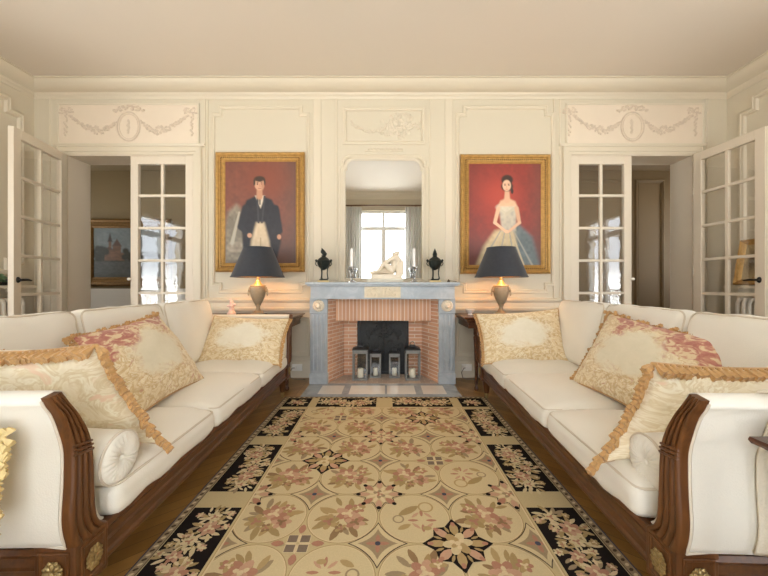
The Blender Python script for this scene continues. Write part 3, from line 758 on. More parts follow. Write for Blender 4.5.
# ------------------------------------------------------------------ paintings
def ss(x, a, b):
    t = np.clip((x-a)/(b-a), 0, 1); return t*t*(3-2*t)
class Paint:
    def __init__(s, nx, nz, asp):
        s.U, s.V = np.meshgrid(np.linspace(0,1,nx), np.linspace(0,1,nz)); s.asp = asp
        s.img = np.zeros((nz,nx,3)); s.rng = np.random.RandomState(4)
        gx = s.rng.rand(40,30); 
        s.nz = np.clip(s.lo(30,40)*.6+s.lo(12,16)*.4, 0, 1)
    def lo(s, a, b):
        g = s.rng.rand(b+2, a+2); fu = s.U*a; fv = s.V*b; i = fu.astype(int); j = fv.astype(int); fu = fu-i; fv = fv-j
        fu = fu*fu*(3-2*fu); fv = fv*fv*(3-2*fv)
        return g[j,i]*(1-fu)*(1-fv)+g[j,i+1]*fu*(1-fv)+g[j+1,i]*(1-fu)*fv+g[j+1,i+1]*fu*fv
    def put(s, mask, c, c2=None):
        c = np.array([lin(x) for x in c]); m = np.clip(mask, 0, 1)[...,None]
        cc = c if c2 is None else c+(np.array([lin(x) for x in c2])-c)*s.nz[...,None]
        s.img = s.img*(1-m)+cc*m
    def ell(s, cx, cy, rx, ry, c, c2=None, soft=.25, rot=0):
        x = (s.U-cx); y = (s.V-cy)*s.asp; a = math.cos(rot); b = math.sin(rot)
        x, y = x*a+y*b, -x*b+y*a
        d = np.sqrt((x/rx)**2+(y/(ry*s.asp))**2); s.put(1-ss(d, 1-soft, 1+soft*.6), c, c2)
    def poly(s, pts, c, c2=None, soft=.012):
        P = np.array(pts)*[1, s.asp]; x = s.U; y = s.V*s.asp; d = np.full(x.shape, 9.); ins = np.zeros(x.shape, bool)
        for i in range(len(P)):
            a = P[i-1]; b = P[i]; e = b-a; t = np.clip(((x-a[0])*e[0]+(y-a[1])*e[1])/(e@e+1e-12), 0, 1)
            d = np.minimum(d, np.hypot(x-a[0]-t*e[0], y-a[1]-t*e[1]))
            with np.errstate(divide='ignore', invalid='ignore'):
                ins ^= ((a[1] > y) != (b[1] > y)) & (x < (b[0]-a[0])*(y-a[1])/(b[1]-a[1]+1e-12)+a[0])
        sd = np.where(ins, -d, d); s.put(1-ss(sd, -soft, soft), c, c2)
    def line(s, a, b, w0, w1, c, c2=None, soft=.4):
        a = np.array(a)*[1,s.asp]; b = np.array(b)*[1,s.asp]; e = b-a; x = s.U; y = s.V*s.asp
        t = np.clip(((x-a[0])*e[0]+(y-a[1])*e[1])/(e@e), 0, 1); d = np.hypot(x-a[0]-t*e[0], y-a[1]-t*e[1]); w = w0+(w1-w0)*t
        s.put(1-ss(d/w, 1-soft, 1+soft*.5), c, c2)
def canvas(name, P, fn, parent, nx, nz):
    q = MB(); g = [[fn(i/(nx-1), j/(nz-1)) for i in range(nx)] for j in range(nz)]; q.surf(g)
    o = q.build(name, M['oil'], parent, recalc=False)
    at = o.data.color_attributes.new('paint', 'FLOAT_COLOR', 'POINT')
    a = np.ones((nz*nx,4)); a[:,:3] = P.img.reshape(-1,3); at.data.foreach_set('color', a.ravel()); return o
def pframe(q, x0, x1, z0, z1, fn, w, d):
    q.sweep(rect(x0,x1,z0,z1), [(0,0),(0,d*.6),(w*.08,d*.85),(w*.2,d),(w*.36,d*.85),(w*.45,d*.6),(w*.62,d*.5),(w*.72,d*.42),(w*.80,d*.5),(w*.88,d*.42),(w,d*.22),(w,0)], fn)
def beads(q, x0, x1, z0, z1, ins, y, n1, n2, r):
    for i in range(n1):
        x = x0+ins+(x1-x0-2*ins)*(i+.5)/n1
        for z in (z0+ins, z1-ins): q.ell((x,y,z), r*1.2,r*.8,r, 4, 6)
    for i in range(n2):
        z = z0+ins+(z1-z0-2*ins)*(i+.5)/n2
        for x in (x0+ins, x1-ins): q.ell((x,y,z), r,r*.8,r*1.2, 4, 6)
def portrait(x0, x1, z0, z1, paint, label):
    t = thing('framed_portrait', label, 'painting', ((x0+x1)/2, YB, z0), 'gilt framed portraits'); w = .105
    q = MB(); pframe(q, x0, x1, z0, z1, back, w, .07); fr = q.build('frame', M['gold'], t, ang=25)
    q = MB(); beads(q, x0, x1, z0, z1, w*.58, YB-.038, 40, 56, .009); q.build('beading', M['gold_dark'], fr)
    e = w-.004
    canvas('canvas', paint, lambda u,v:(x0+e+(x1-x0-2*e)*u, YB-.014, z1-e-(z1-z0-2*e)*v), t, 110, 160)
P = Paint(110,160,1.45)                                 # an unnamed gentleman in a dark coat
P.put(np.ones_like(P.U), (132,78,60), (104,64,54)); P.put(ss(P.V,.45,1)*.7, (84,68,62)); P.put(ss(P.U,.65,1)*.6, (96,72,62))
P.ell(.55,.18,.34,.2, (128,70,52), soft=.8)
P.poly([(.04,.50),(.16,.42),(.28,.50),(.30,.75),(.22,.98),(.0,1.0),(.0,.66)], (150,142,124), (104,96,84), .05)
P.ell(.15,.84,.13,.06, (176,166,146), (120,106,92)); P.line((.06,.58),(.20,.72),.03,.05,(120,112,98)); P.line((.2,.5),(.1,.8),.015,.03,(176,168,150))
P.poly([(.30,.38),(.47,.325),(.66,.375),(.76,.52),(.79,.78),(.72,.98),(.60,1.0),(.26,1.0),(.24,.72),(.22,.55)], (42,42,48), (30,30,36), .02)
P.poly([(.44,.60),(.55,.60),(.62,.78),(.66,1.0),(.34,1.0),(.37,.78)], (206,192,162), (184,168,140), .03); P.line((.5,.75),(.5,1.0),.008,.012,(166,150,122))
P.poly([(.42,.335),(.56,.335),(.50,.46)], (214,204,182), (190,178,158), .012); P.line((.49,.36),(.49,.42),.016,.010,(60,52,50))
P.line((.455,.345),(.47,.60),.016,.012,(58,56,60)); P.line((.555,.345),(.52,.60),.016,.012,(56,54,58))
P.line((.29,.46),(.22,.64),.06,.05,(40,40,46)); P.line((.22,.64),(.32,.72),.045,.03,(44,44,50)); P.ell(.345,.725,.034,.024,(196,152,120))
P.line((.71,.46),(.77,.68),.055,.045,(36,36,42)); P.ell(.76,.74,.03,.026,(186,142,112))
P.line((.485,.27),(.485,.345),.042,.048,(184,136,106)); P.ell(.485,.225,.072,.062,(206,160,128),(194,146,116),.15)
P.ell(.485,.172,.080,.030,(58,42,32),soft=.3); P.ell(.412,.205,.016,.035,(60,44,34)); P.ell(.556,.205,.014,.033,(54,40,30))
for ex in (.455,.515): P.ell(ex,.222,.013,.006,(66,46,38)); P.ell(ex,.210,.018,.004,(78,54,42))
P.line((.486,.222),(.490,.245),.007,.010,(184,134,106)); P.line((.467,.263),(.503,.263),.005,.005,(150,92,78)); P.ell(.53,.235,.022,.045,(178,128,100),soft=.6)
portrait(-2.012, -.965, 1.255, 2.668, P, 'gilt framed portrait of a man in a dark coat, left of the fireplace')
P = Paint(110,160,1.45)                                 # an unnamed lady in a pale gown
P.put(np.ones_like(P.U), (150,58,46), (124,50,42)); P.put(ss(P.V,.55,1)*.75, (84,66,62)); P.put((1-ss(P.U,0,.35))*.35, (104,46,40)); P.ell(.42,.3,.3,.2,(172,66,50),soft=.9)
P.put(ss(P.U,.72,1)*.45,(104,74,64))
P.poly([(.50,.62),(.70,.60),(.88,.72),(.98,1.0),(.30,1.0),(.36,.80)], (112,124,126), (84,94,96), .04)
P.poly([(.36,.66),(.62,.62),(.66,.80),(.56,1.0),(.10,1.0),(.20,.82)], (206,190,150), (176,160,126), .04)
for k in range(7): P.line((.44+.03*k,.66),(.16+.12*k,1.0),.008,.016,(186,172,142) if k % 2 else (150,150,140))
P.poly([(.42,.46),(.66,.44),(.65,.66),(.46,.67)], (200,192,172), (160,156,146), .02)
P.ell(.52,.43,.15,.045,(216,208,188),(186,176,156)); P.line((.42,.44),(.52,.50),.02,.02,(198,190,168)); P.line((.64,.43),(.52,.50),.02,.02,(190,182,160))
P.poly([(.44,.365),(.53,.335),(.64,.37),(.67,.42),(.40,.42)], (222,184,150), (212,170,136), .02)
P.line((.41,.44),(.36,.58),.03,.026,(218,178,146)); P.line((.36,.58),(.50,.66),.024,.018,(222,182,150)); P.line((.66,.44),(.70,.58),.034,.026,(206,164,132)); P.line((.70,.58),(.55,.67),.024,.018,(214,174,142)); P.ell(.52,.667,.035,.016,(222,184,152))
P.line((.53,.27),(.53,.36),.034,.046,(212,168,136)); P.ell(.53,.16,.085,.052,(54,36,28)); P.ell(.53,.225,.088,.05,(54,36,28))
P.ell(.525,.215,.06,.056,(226,186,154),(216,174,142),.15)
for ex in (.50,.552): P.ell(ex,.212,.011,.005,(66,46,38)); P.ell(ex,.202,.015,.003,(96,66,50))
P.line((.525,.215),(.523,.235),.005,.008,(204,156,126)); P.line((.508,.249),(.542,.249),.005,.004,(180,96,84)); P.ell(.60,.27,.018,.03,(50,34,28))
portrait(.882, 1.942, 1.232, 2.642, P, 'gilt framed portrait of a lady in a pale gown on red, right of the fireplace')
# landscape in the left hall
P = Paint(140,80,.62)
P.put(np.ones_like(P.U), (138,146,146), (112,122,126)); P.put(ss(P.V,.62,.66), (84,82,70), (64,66,60)); P.put(ss(P.V,.72,1)*.7, (70,74,70))
for k in range(26): P.ell(P.rng.uniform(0,1), P.rng.uniform(.52,.66), P.rng.uniform(.03,.08), P.rng.uniform(.04,.10), (62,58,44), (40,42,34), .5)
for (a,b,c) in ((.16,.30,.44),(.28,.40,.36),(.22,.26,.26),(.36,.45,.50)): P.poly([(a,c),(b,c),(b,.66),(a,.66)], (136,98,72), (98,72,56), .012)
P.poly([(.205,.28),(.24,.10),(.275,.28)], (72,60,54)); P.poly([(.27,.37),(.34,.22),(.41,.37)], (92,66,54)); P.poly([(.15,.45),(.22,.38),(.30,.45)], (88,66,54))
for k in range(10): P.ell(P.rng.uniform(0,.2), P.rng.uniform(.40,.62), .05, .07, (58,54,40), (38,40,32), .5); P.ell(P.rng.uniform(.42,.6), P.rng.uniform(.46,.62), .05, .06, (64,60,46), (44,46,36), .5)
P.put(ss(P.V,.66,.70)*.8, (92,94,90), (66,68,64)); P.put(ss(P.V,.88,1)*.6, (54,50,40))
t = thing('framed_landscape', 'wide landscape painting in brown frame on the hall wall beyond the left door', 'painting', (-4.2, HY, 1.05))
xa, xb, za, zb = -4.98, -3.55, 1.08, 2.19
q = MB(); pframe(q, xa, xb, za, zb, lambda a,b,h:(a,HY-.02-h,b), .15, .06); q.build('frame', M['gold_dark'], t, ang=25)
canvas('canvas', P, lambda u,v:(xa+.147+(xb-xa-.294)*u, HY-.032, zb-.147-(zb-za-.294)*v), t, 140, 80)

# ------------------------------------------------------------------ consoles and lamps
def console(x0, x1, label):
    y0, y1, zt = 3.46, 4.015, .77
    t = thing('console_table', label, 'console table', ((x0+x1)/2, (y0+y1)/2, 0), 'dark wood console tables')
    q = MB(); q.sweep(rect(x0,x1,y0,y1)[::1], [(.03,-.026),(.012,-.022),(0,-.012),(0,-.004),(.006,0),(.5*(y1-y0),0)], lambda a,b,h:(a,b,zt+h))
    q.box(x0+.03,x1-.03,y0+.03,y1-.03,zt-.026,zt-.02); q.build('top', M['mahogany'], t, ang=30)
    q = MB(); q.box(x0+.05,x1-.05,y0+.05,y1-.02,zt-.12,zt-.0262); q.sweep(rect(x0+.04,x1-.04,y0+.04,y1-.015), [(0,-.06),(.0,-.052),(-.014,-.04),(-.012,-.0265),(.02,-.0265),(.02,-.06)], lambda a,b,h:(a,b,zt+h)); q.build('apron', M['mahogany'], t, smooth=False, bevel=.003)
    for xx, yy in (((x0+.075, y0+.08),(x1-.075, y0+.08),(x0+.30, y1-.05),(x1-.30, y1-.05)) if x0 < 0 else ((x0+.14, y0+.08),(x1-.14, y0+.08),(x0+.30, y1-.05),(x1-.30, y1-.05))):
            q = MB(); q.lathe([(.014,0),(.022,.01),(.022,.03),(.012,.045),(.015,.08),(.026,.5),(.03,.56),(.02,.57),(.03,.585),(.03,.655)], (xx,yy,0.0005), 14); q.build('leg', M['mahogany'], t)
console(-2.05, -.955, 'dark wood console table behind the far arm of the left sofa')
console(.80, 1.90, 'dark wood console table behind the far arm of the right sofa')
def lamp(x, y, label):
    z = .7705
    t = thing('table_lamp', label, 'table lamp', (x,y,z), 'urn table lamps with black shades')
    q = MB(); q.box(x-.075,x+.075,y-.075,y+.075,z,z+.022); q.build('base', M['urn_dark'], t, smooth=False, bevel=.003)
    q = MB(); q.lathe([(.068,.022),(.066,.032),(.045,.042),(.028,.06),(.02,.085),(.022,.105),(.036,.112),(.03,.12),(.042,.14),(.062,.18),(.076,.225),(.084,.27),(.086,.305),(.079,.31),(.083,.32),(.078,.328),(.055,.332)], (x,y,z), 28)
    ur = q.build('urn', M['urn'], t)
    for sg in (-1,1):
        h = MB(); h.ell((x+sg*.088,y,z+.275), .018,.02,.024); h.ell((x+sg*.1,y,z+.265), .012,.012,.012); h.ell((x+sg*.09,y,z+.298),.01,.016,.012)
        h.tube([(x+sg*.101+.0*i, y+.017*math.cos(a), z+.238+.022*math.sin(a)) for i, a in enumerate([2*PI*j/12 for j in range(12)])], .004, 6, closed=True)
        h.build('handle', M['urn'], ur)
    q = MB(); q.lathe([(.048,.331),(.034,.35),(.024,.372),(.022,.376),(.016,.38),(.016,.50),(.0,.502)], (x,y,z), 18); tag(q.build('socket', M['brass'], t), 'gold collar')
    q = MB(); q.lathe([(.0,.50),(.016,.51),(.03,.545),(.026,.57),(.012,.585),(0,.588)], (x,y,z), 14); q.build('bulb', M['bulb'], t)
    q = MB(); z0, z1, r0, r1 = .416, .728, .273, .147; n = 64
    for (a, b, c_, d) in ((r0,r1,z0,z1),):
        q.surf([[(x+(a+(b-a)*j/6)*math.cos(2*PI*k/n), y+(a+(b-a)*j/6)*math.sin(2*PI*k/n), z+c_+(d-c_)*j/6) for k in range(n)] for j in range(7)], cv=True, mi=0)
        q.surf([[(x+(a-.004+(b-a)*j/6)*math.cos(2*PI*k/n), y+(a-.004+(b-a)*j/6)*math.sin(2*PI*k/n), z+c_+(d-c_)*j/6) for k in range(n)] for j in range(7)], cv=True, mi=1)
    sh = q.build('lamp_shade', [M['shade'], M['shade_in']], t, recalc=False)
    for rr, zz in ((r0,z0),(r1,z1)):
        h = MB(); h.tube([(x+rr*math.cos(2*PI*k/48), y+rr*math.sin(2*PI*k/48), z+zz) for k in range(48)], .006, 6, closed=True); h.build('trim_band', M['shade'], sh)
    h = MB()
    for k in range(3): a = 2*PI*k/3; h.tube([(x,y,z+.718),(x+.144*math.cos(a),y+.144*math.sin(a),z+.718)], .003, 5)
    h.tube([(x,y,z+.585),(x,y,z+.718)], .004, 5); h.build('spider', M['brass'], sh)
    ld = bpy.data.lights.new('lamp_glow', 'POINT'); ld.energy = 4.5; ld.color = (1,.66,.34); ld.shadow_soft_size = .03
    lo = bpy.data.objects.new('lamp_glow', ld); COL.objects.link(lo); lo.location = (x,y-.06,z+.53); 
lamp(-1.378, 3.66, 'bronze urn lamp with black shade on the left console, under the portrait of a man')
lamp(1.238, 3.66, 'bronze urn lamp with black shade on the right console, under the portrait of a lady')
t = thing('porcelain_figurine', 'small pale pink figurine on the console by the left lamp', 'figurine', (-1.69,3.72,.7705)); z = .7705
q = MB(); q.lathe([(.045,0),(.048,.02),(.03,.04),(.022,.075),(.03,.10),(.02,.12)], (-1.69,3.72,z), 14); q.ell((-1.69,3.72,z+.135),.024,.024,.028); q.build('body', M['pink_glass'], t)
q = MB(); q.ell((-1.712,3.71,z+.10),.03,.012,.014); q.ell((-1.665,3.71,z+.115),.028,.012,.02); q.ell((-1.70,3.72,z+.165),.016,.012,.014); q.build('flower', M['pink_glass'], t)
q = MB(); q.lathe([(.03,0),(.02,.01),(.045,.035),(.055,.06),(.05,.06),(.0,.03)], (.94,3.80,z), 16); tag(q.build('porcelain_bowl', M['white_glaze']), 'small white porcelain bowl on the right console beside the lamp', 'bowl')

# sockets and cords
for x, nm, s in ((-1.05,'left',-1), (.955,'right',1)):
    t = thing('wall_socket', 'white double wall socket low on the wall to the %s of the fireplace' % nm, 'wall socket', (x,YB-.035,.085))
    q = MB(); q.box(x-.06,x+.06,YB-.034,YB-.0225,.085,.165); q.build('plate', M['white_plastic'], t, smooth=False, bevel=.003)
    q = MB(); q.box(x-.045,x-.005,YB-.056,YB-.034,.105,.145); q.build('plug', M['white_plastic'], t, smooth=False, bevel=.004)
    q = MB(); pts = [(x-.025,YB-.057,.125),(x-.045,YB-.08,.13),(x-.075,YB-.085,.08),(x-.06,YB-.09,.02),(x-.01,YB-.10,.006),(x+.12,YB-.12,.006)]
    q.tube(pts, .005, 6); tag(q.build('power_cord', M['cord']), 'grey lamp cord hanging from the socket %s of the fireplace' % nm, 'cord')

# ------------------------------------------------------------------ radiators, shelves and things on them at the side walls
for X, s, nm in ((XL, 1, 'left'), (XR, -1, 'right')):
    ya, yb = (2.75, 3.80)
    t = thing('radiator', 'white column radiator below the shelf on the %s wall' % nm, 'radiator', (X+s*.12, (ya+yb)/2, 0))
    for i in range(16):
        y = ya+.05+(yb-ya-.1)*i/15; q = MB()
        q.tube([(X+s*.08,y,.10),(X+s*.08,y,.9),(X+s*.10,y,.94),(X+s*.16,y,.94),(X+s*.18,y,.9),(X+s*.18,y,.10),(X+s*.16,y,.07),(X+s*.10,y,.07)], .021, 8, closed=True)
        q.build('column', M['radiator'], t)
    q = MB(); q.tube([(X+s*.13,ya+.03,.09),(X+s*.13,yb-.03,.09)], .022, 8); q.tube([(X+s*.13,ya+.03,.92),(X+s*.13,yb-.03,.92)], .022, 8)
    for y in (ya+.12, yb-.12): q.box(*sorted((X+s*.12,X+s*.14)), y-.01, y+.01, .0005, .09)
    q.build('pipe', M['radiator'], t)
    q = MB(); q.box(*sorted((X+s*.0005,X+s*.25)), ya-.05, yb+.04, 1.065, 1.095)
    for y in (ya+.05, yb-.05): q.box(*sorted((X+s*.0005,X+s*.18)), y-.01, y+.01, 1.02, 1.065)
    tag(q.build('wall_shelf', M['trim'], smooth=False, bevel=.004), 'cream shelf above the radiator on the %s wall' % nm, 'shelf')
def sideframe(y0, y1, h, label):
    t = thing('picture_frame', label, 'picture frame', (3.88,(y0+y1)/2,1.0955), 'gilt frames leaning on the right shelf')
    xb, xt = 3.90, 3.985; z0 = 1.097
    k = math.hypot(xt-xb, h)
    def fn(a, b, d):                                     # a along -Y, b up the lean, d out
        return (xb+(xt-xb)*b/k - d*h/k + .03, y1-a, z0+h*b/k + d*(xt-xb)/k)
    w = y1-y0; q = MB(); pframe(q, 0, w, 0.002, k, fn, .06, .05); q.build('frame', M['gold'], t, ang=25)
    P = Paint(20,30,1.4); P.put(np.ones_like(P.U), (196,176,132), (150,128,92)); P.ell(.5,.5,.3,.3,(110,92,70),soft=.8)
    canvas('picture', P, lambda u,v:fn(.055+(w-.11)*u, k-.055-(k-.11)*v, .012), t, 20, 30)
sideframe(3.55, 3.82, .50, 'small gilt frame leaning on the right shelf, seen through the open door glass')
sideframe(3.20, 3.50, .50, 'gilt frame on the right shelf, past the free edge of the open door')
t = thing('plant_dish', 'dark dish with green leaves on the left shelf', 'plant', (-4.05,3.55,1.0955)); rnd = random.Random(8)
q = MB(); q.lathe([(.07,0),(.09,.03),(.085,.035),(0,.03)], (-4.05,3.55,1.0955), 18); q.build('dish', M['black'], t)
q = MB()
for k in range(26):
    a = rnd.uniform(0,2*PI); r = rnd.uniform(0,.06); q.ell((-4.05+r*math.cos(a),3.55+r*math.sin(a),1.14+rnd.uniform(0,.06)), .03,.008,.018, 4, 6, Matrix.Rotation(a,3,'Z') @ Matrix.Rotation(rnd.uniform(-.6,.6),3,'Y'))
q.build('foliage', M['green'], t)

# ------------------------------------------------------------------ rug
RX0, RX1, RY0, RY1 = -.985, .965, .25, 3.33; RZ = .006
RC = [S(206,187,144), S(40,34,32), S(216,198,156), S(186,160,114), S(184,136,112), S(204,164,136), S(174,150,106), S(226,206,166), S(92,76,62), S(166,146,116), S(80,82,98), S(154,126,92), S(134,118,102)]
def rugmat(i, c):
    k = NT('rug_wool_%d' % i); co = k.coord()
    d = tuple(x*.78 for x in c[:3])+(1,); k.base(k.mix(k.noise(co, 160, 2), d, c)); k.set(.97, spec=.04); k.bump(k.noise(co, 320, 1), .2, .003); return k.m
RM = [rugmat(i, c) for i, c in enumerate(RC)]
BG, BLK, CRM, TAN, ROSE, PINK, OLV, IV, DKB, GRY, NAVY, BRN = range(12)
q = MB(); q.box(RX0, RX1, RY0, RY1, .0005, RZ, BG)
def clip_rect(pts, x0, x1, y0, y1):
    for ax, v, sg in ((0,x0,1),(0,x1,-1),(1,y0,1),(1,y1,-1)):
        out = []
        for i in range(len(pts)):
            p, n_ = pts[i-1], pts[i]; dp = sg*(p[ax]-v); dn = sg*(n_[ax]-v)
            if dp*dn < 0: t_ = dp/(dp-dn); out.append((p[0]+(n_[0]-p[0])*t_, p[1]+(n_[1]-p[1])*t_))
            if dn >= 0: out.append(n_)
        pts = out
        if not pts: return []
    return pts
CLIP = None
def flat(pts, lv, mi):
    if CLIP: pts = clip_rect(pts, *CLIP)
    if len(pts) < 3: return
    z = RZ+.00026*lv; q.add([(x,y,z) for x,y in pts], [tuple(range(len(pts)))], mi)
def frect(x0,x1,y0,y1,lv,mi): flat([(x0,y0),(x1,y0),(x1,y1),(x0,y1)], lv, mi)
def fell(cx, cy, rx, ry, rot, lv, mi, n=12, pointed=False):
    pts = []
    for k in range(n):
        t = 2*PI*k/n; x = rx*math.cos(t); y = ry*math.sin(t)
        if pointed: y *= abs(math.sin(t))**.5
        pts.append((cx+x*math.cos(rot)-y*math.sin(rot), cy+x*math.sin(rot)+y*math.cos(rot)))
    flat(pts, lv, mi)
def fring(cx, cy, r, w, lv, mi, n=40, a0=0, a1=2*PI):
    z = RZ+.00026*lv; g = [[(cx+rr*math.cos(a0+(a1-a0)*k/n), cy+rr*math.sin(a0+(a1-a0)*k/n), z) for k in range(n+1)] for rr in (r-w/2, r+w/2)]
    q.surf(g, mi=mi)
rr = random.Random(12)
def flower(cx, cy, r, lv, c1, c2, c3):
    n = 6; a0 = rr.uniform(0, 6)
    for k in range(n):
        a = a0+2*PI*k/n; fell(cx+.55*r*math.cos(a), cy+.55*r*math.sin(a), r*.52, r*.34, a, lv+(k % 2)*.3, c1 if k % 3 else c2, 10)
    for k in range(n):
        a = a0+2*PI*(k+.5)/n; fell(cx+.28*r*math.cos(a), cy+.28*r*math.sin(a), r*.3, r*.18, a, lv+.8, c2 if k % 2 else c3, 8)
    fell(cx, cy, r*.2, r*.2, 0, lv+1.1, c3, 8)
def leafs(cx, cy, r, n, lv, cols, spread=2*PI, a0=0):
    for k in range(n):
        a = a0+spread*k/n+rr.uniform(-.25,.25); d = r*rr.uniform(.8,1.15); L = r*rr.uniform(.3,.5)
        fell(cx+d*math.cos(a), cy+d*math.sin(a), L, L*.36, a+rr.uniform(-.5,.5), lv+.12*(k % 5), rr.choice(cols), 10, True)
def bouquet(cx, cy, R):
    leafs(cx, cy, R*.66, 13, 6, [TAN, OLV, GRY, OLV, BRN]); leafs(cx, cy, R*.35, 6, 6.5, [OLV, GRY])
    flower(cx+rr.uniform(-.2,.2)*R, cy+R*.15, R*.40, 7, ROSE, PINK, IV)
    flower(cx-R*.40, cy-R*.22, R*.32, 8.2, TAN, OLV, ROSE); flower(cx+R*.40, cy-R*.24, R*.30, 8.2, PINK, ROSE, BRN)
    flower(cx+rr.choice((-1,1))*R*.45, cy+R*.38, R*.22, 9.4, ROSE, TAN, IV); flower(cx, cy-R*.5, R*.18, 9.4, BRN, TAN, ROSE)
def scroll(cx, cy, R, fx_, fy_):
    for k in range(8):
        a = 2*PI*k/8; fell(cx+fx_*R*.25*math.cos(a)-fx_*.2*R, cy+.3*R*math.sin(a)+fy_*.15*R, R*.15, R*.05, a, 6.2, PINK if k % 2 else ROSE, 8, True)
    fell(cx+fx_*R*.15, cy-fy_*.25*R, R*.35, R*.13, .6*fx_*fy_, 6, OLV, 12, True); fell(cx+fx_*R*.3, cy+fy_*.4*R, R*.2, R*.09, -.5*fx_, 6, TAN, 10, True)
    fring(cx-fx_*.35*R, cy-fy_*.4*R, R*.2, R*.05, 6.4, TAN, 16); fring(cx+fx_*.45*R, cy+fy_*.1*R, R*.14, R*.045, 6.4, GRY, 16); fell(cx-fx_*.3*R, cy+fy_*.45*R, R*.12, R*.08, 0, 6.3, TAN)
# border: outer band with a dark line and small ticks
frect(RX0,RX1,RY0,RY1,1,NAVY); frect(RX0+.006,RX1-.006,RY0+.006,RY1-.006,1.5,GRY); frect(RX0+.038,RX1-.038,RY0+.038,RY1-.038,2,DKB); frect(RX0+.042,RX1-.042,RY0+.042,RY1-.042,2.5,BG)
for i in range(130):
    y = RY0+.02+(RY1-RY0-.04)*i/129
    for x in (RX0+.022, RX1-.022): fell(x, y, .011, .007, .6, 2, IV if i % 2 else DKB, 6)
for i in range(80):
    x = RX0+.02+(RX1-RX0-.04)*i/79; fell(x, RY1-.022, .007, .011, .6, 2, IV if i % 2 else DKB, 6)
FX0, FX1, FY1, FY0 = RX0+.30, RX1-.30, RY1-.30, RY0+.30
frect(FX0-.012,FX1+.012,FY0-.012,FY1+.012,3,TAN); frect(FX0-.008,FX1+.008,FY0-.008,FY1+.008,3.4,IV); frect(FX0,FX1,FY0,FY1,3.8,BG)
def bpanel(x0, x1, y0, y1):
    frect(x0,x1,y0,y1,3,BLK)
    L = max(x1-x0, y1-y0); W = min(x1-x0, y1-y0); vert = y1-y0 > x1-x0
    cx, cy = (x0+x1)/2, (y0+y1)/2
    if L < W*1.35:
        leafs(cx, cy, W*.30, 12, 4, [IV, CRM, OLV, TAN]); flower(cx, cy, W*.2, 5, PINK, ROSE, IV); flower(cx-W*.2, cy+W*.1, W*.12, 6.2, IV, CRM, ROSE); flower(cx+W*.2, cy-W*.1, W*.12, 6.2, IV, TAN, ROSE); return
    for j, t in enumerate((-.38,-.23,-.07,.08,.23,.37)):
        ox, oy = ((rr.uniform(-.14,.14)*W, t*L) if vert else (t*L, rr.uniform(-.14,.14)*W))
        leafs(cx+ox, cy+oy, W*.27, 13, 4+.1*j, [IV, CRM, OLV, TAN, GRY, CRM]); leafs(cx+ox, cy+oy, W*.17, 7, 5, [IV, OLV, CRM])
        flower(cx+ox, cy+oy, W*(.19 if j in (1,4) else .14), 6, *((PINK, ROSE, IV) if j in (1,2,4) else (CRM, IV, ROSE)))
        for s in (-1,1):
            a, b = (s*W*.31, rr.uniform(-.08,.08)*L) if vert else (rr.uniform(-.08,.08)*L, s*W*.31)
            flower(cx+ox*.9+a, cy+oy*.97+b, W*.085, 7.4, *rr.choice(((IV,CRM,ROSE),(CRM,TAN,ROSE),(PINK,CRM,IV),(OLV,TAN,IV),(BRN,PINK,IV))))
for x0 in (RX0+.046, FX1+.022):
    x1 = x0+.232
    bpanel(x0, x1, RY1-.278, RY1-.046)
    y = RY1-.34
    for k in range(5):
        if y-.53 < RY0: break
        bpanel(x0, x1, y-.53, y); y -= .66
for x0 in (-.635, .06): bpanel(x0, x0+.545, RY1-.278, RY1-.046)
# field lattice
GX, GY, G = -.035, 1.435, .338
def inside(x, y, m_=0): return FX0+m_ < x < FX1-m_ and FY0+m_ < y < FY1-m_
def clipx(x): return max(FX0+.002, min(FX1-.002, x))
def clipy(y): return max(FY0+.002, min(FY1-.002, y))
def fan(cx, cy, pts, lv, mi):
    for i in range(len(pts)): flat([(cx,cy), pts[i], pts[(i+1) % len(pts)]], lv, mi)
def diamond(cx, cy, r, lv, mi, k=.30):
    pts = []
    for s in range(4):
        a0 = PI/2*s; p0 = Vector((math.cos(a0), math.sin(a0))); p1 = Vector((math.cos(a0+PI/2), math.sin(a0+PI/2)))
        for j in range(6):
            t = j/6; v = p0*(1-t)**2 + (p0+p1)*k*2*t*(1-t) + p1*t*t; pts.append((cx+v.x*r, cy+v.y*r))
    fan(cx, cy, pts, lv, mi)
def star(cx, cy, R, lv, mi, inn=.62):
    pts = []
    for k in range(8):
        a = PI/4*k; rad = R*(1.0 if k % 2 == 0 else .86); pts.append((cx+rad*math.cos(a), cy+rad*math.sin(a)))
        a += PI/8; pts.append((cx+R*inn*math.cos(a), cy+R*inn*math.sin(a)))
    fan(cx, cy, pts, lv, mi)
CLIP = (FX0+.001, FX1-.001, FY0+.001, FY1-.001)
for i in range(-3, 4):
    for j in range(-4, 7):
        cx, cy = GX+G*(i+.5), GY+G*(j+.5)
        if not inside(cx, cy, -.05): continue
        fell(cx, cy, .166, .166, 0, 4.2, OLV, 40); fell(cx, cy, .1625, .1625, 0, 4.6, IV, 40); fell(cx, cy, .158, .158, 0, 5, CRM, 40)
        if (i+j) % 2: bouquet(cx, cy, .155)
        else:
            if (i//1+2*j) % 3 == 0: scroll(cx, cy, .17, 1 if i % 2 else -1, 1 if j % 2 else -1)
            else: bouquet(cx, cy, .15)
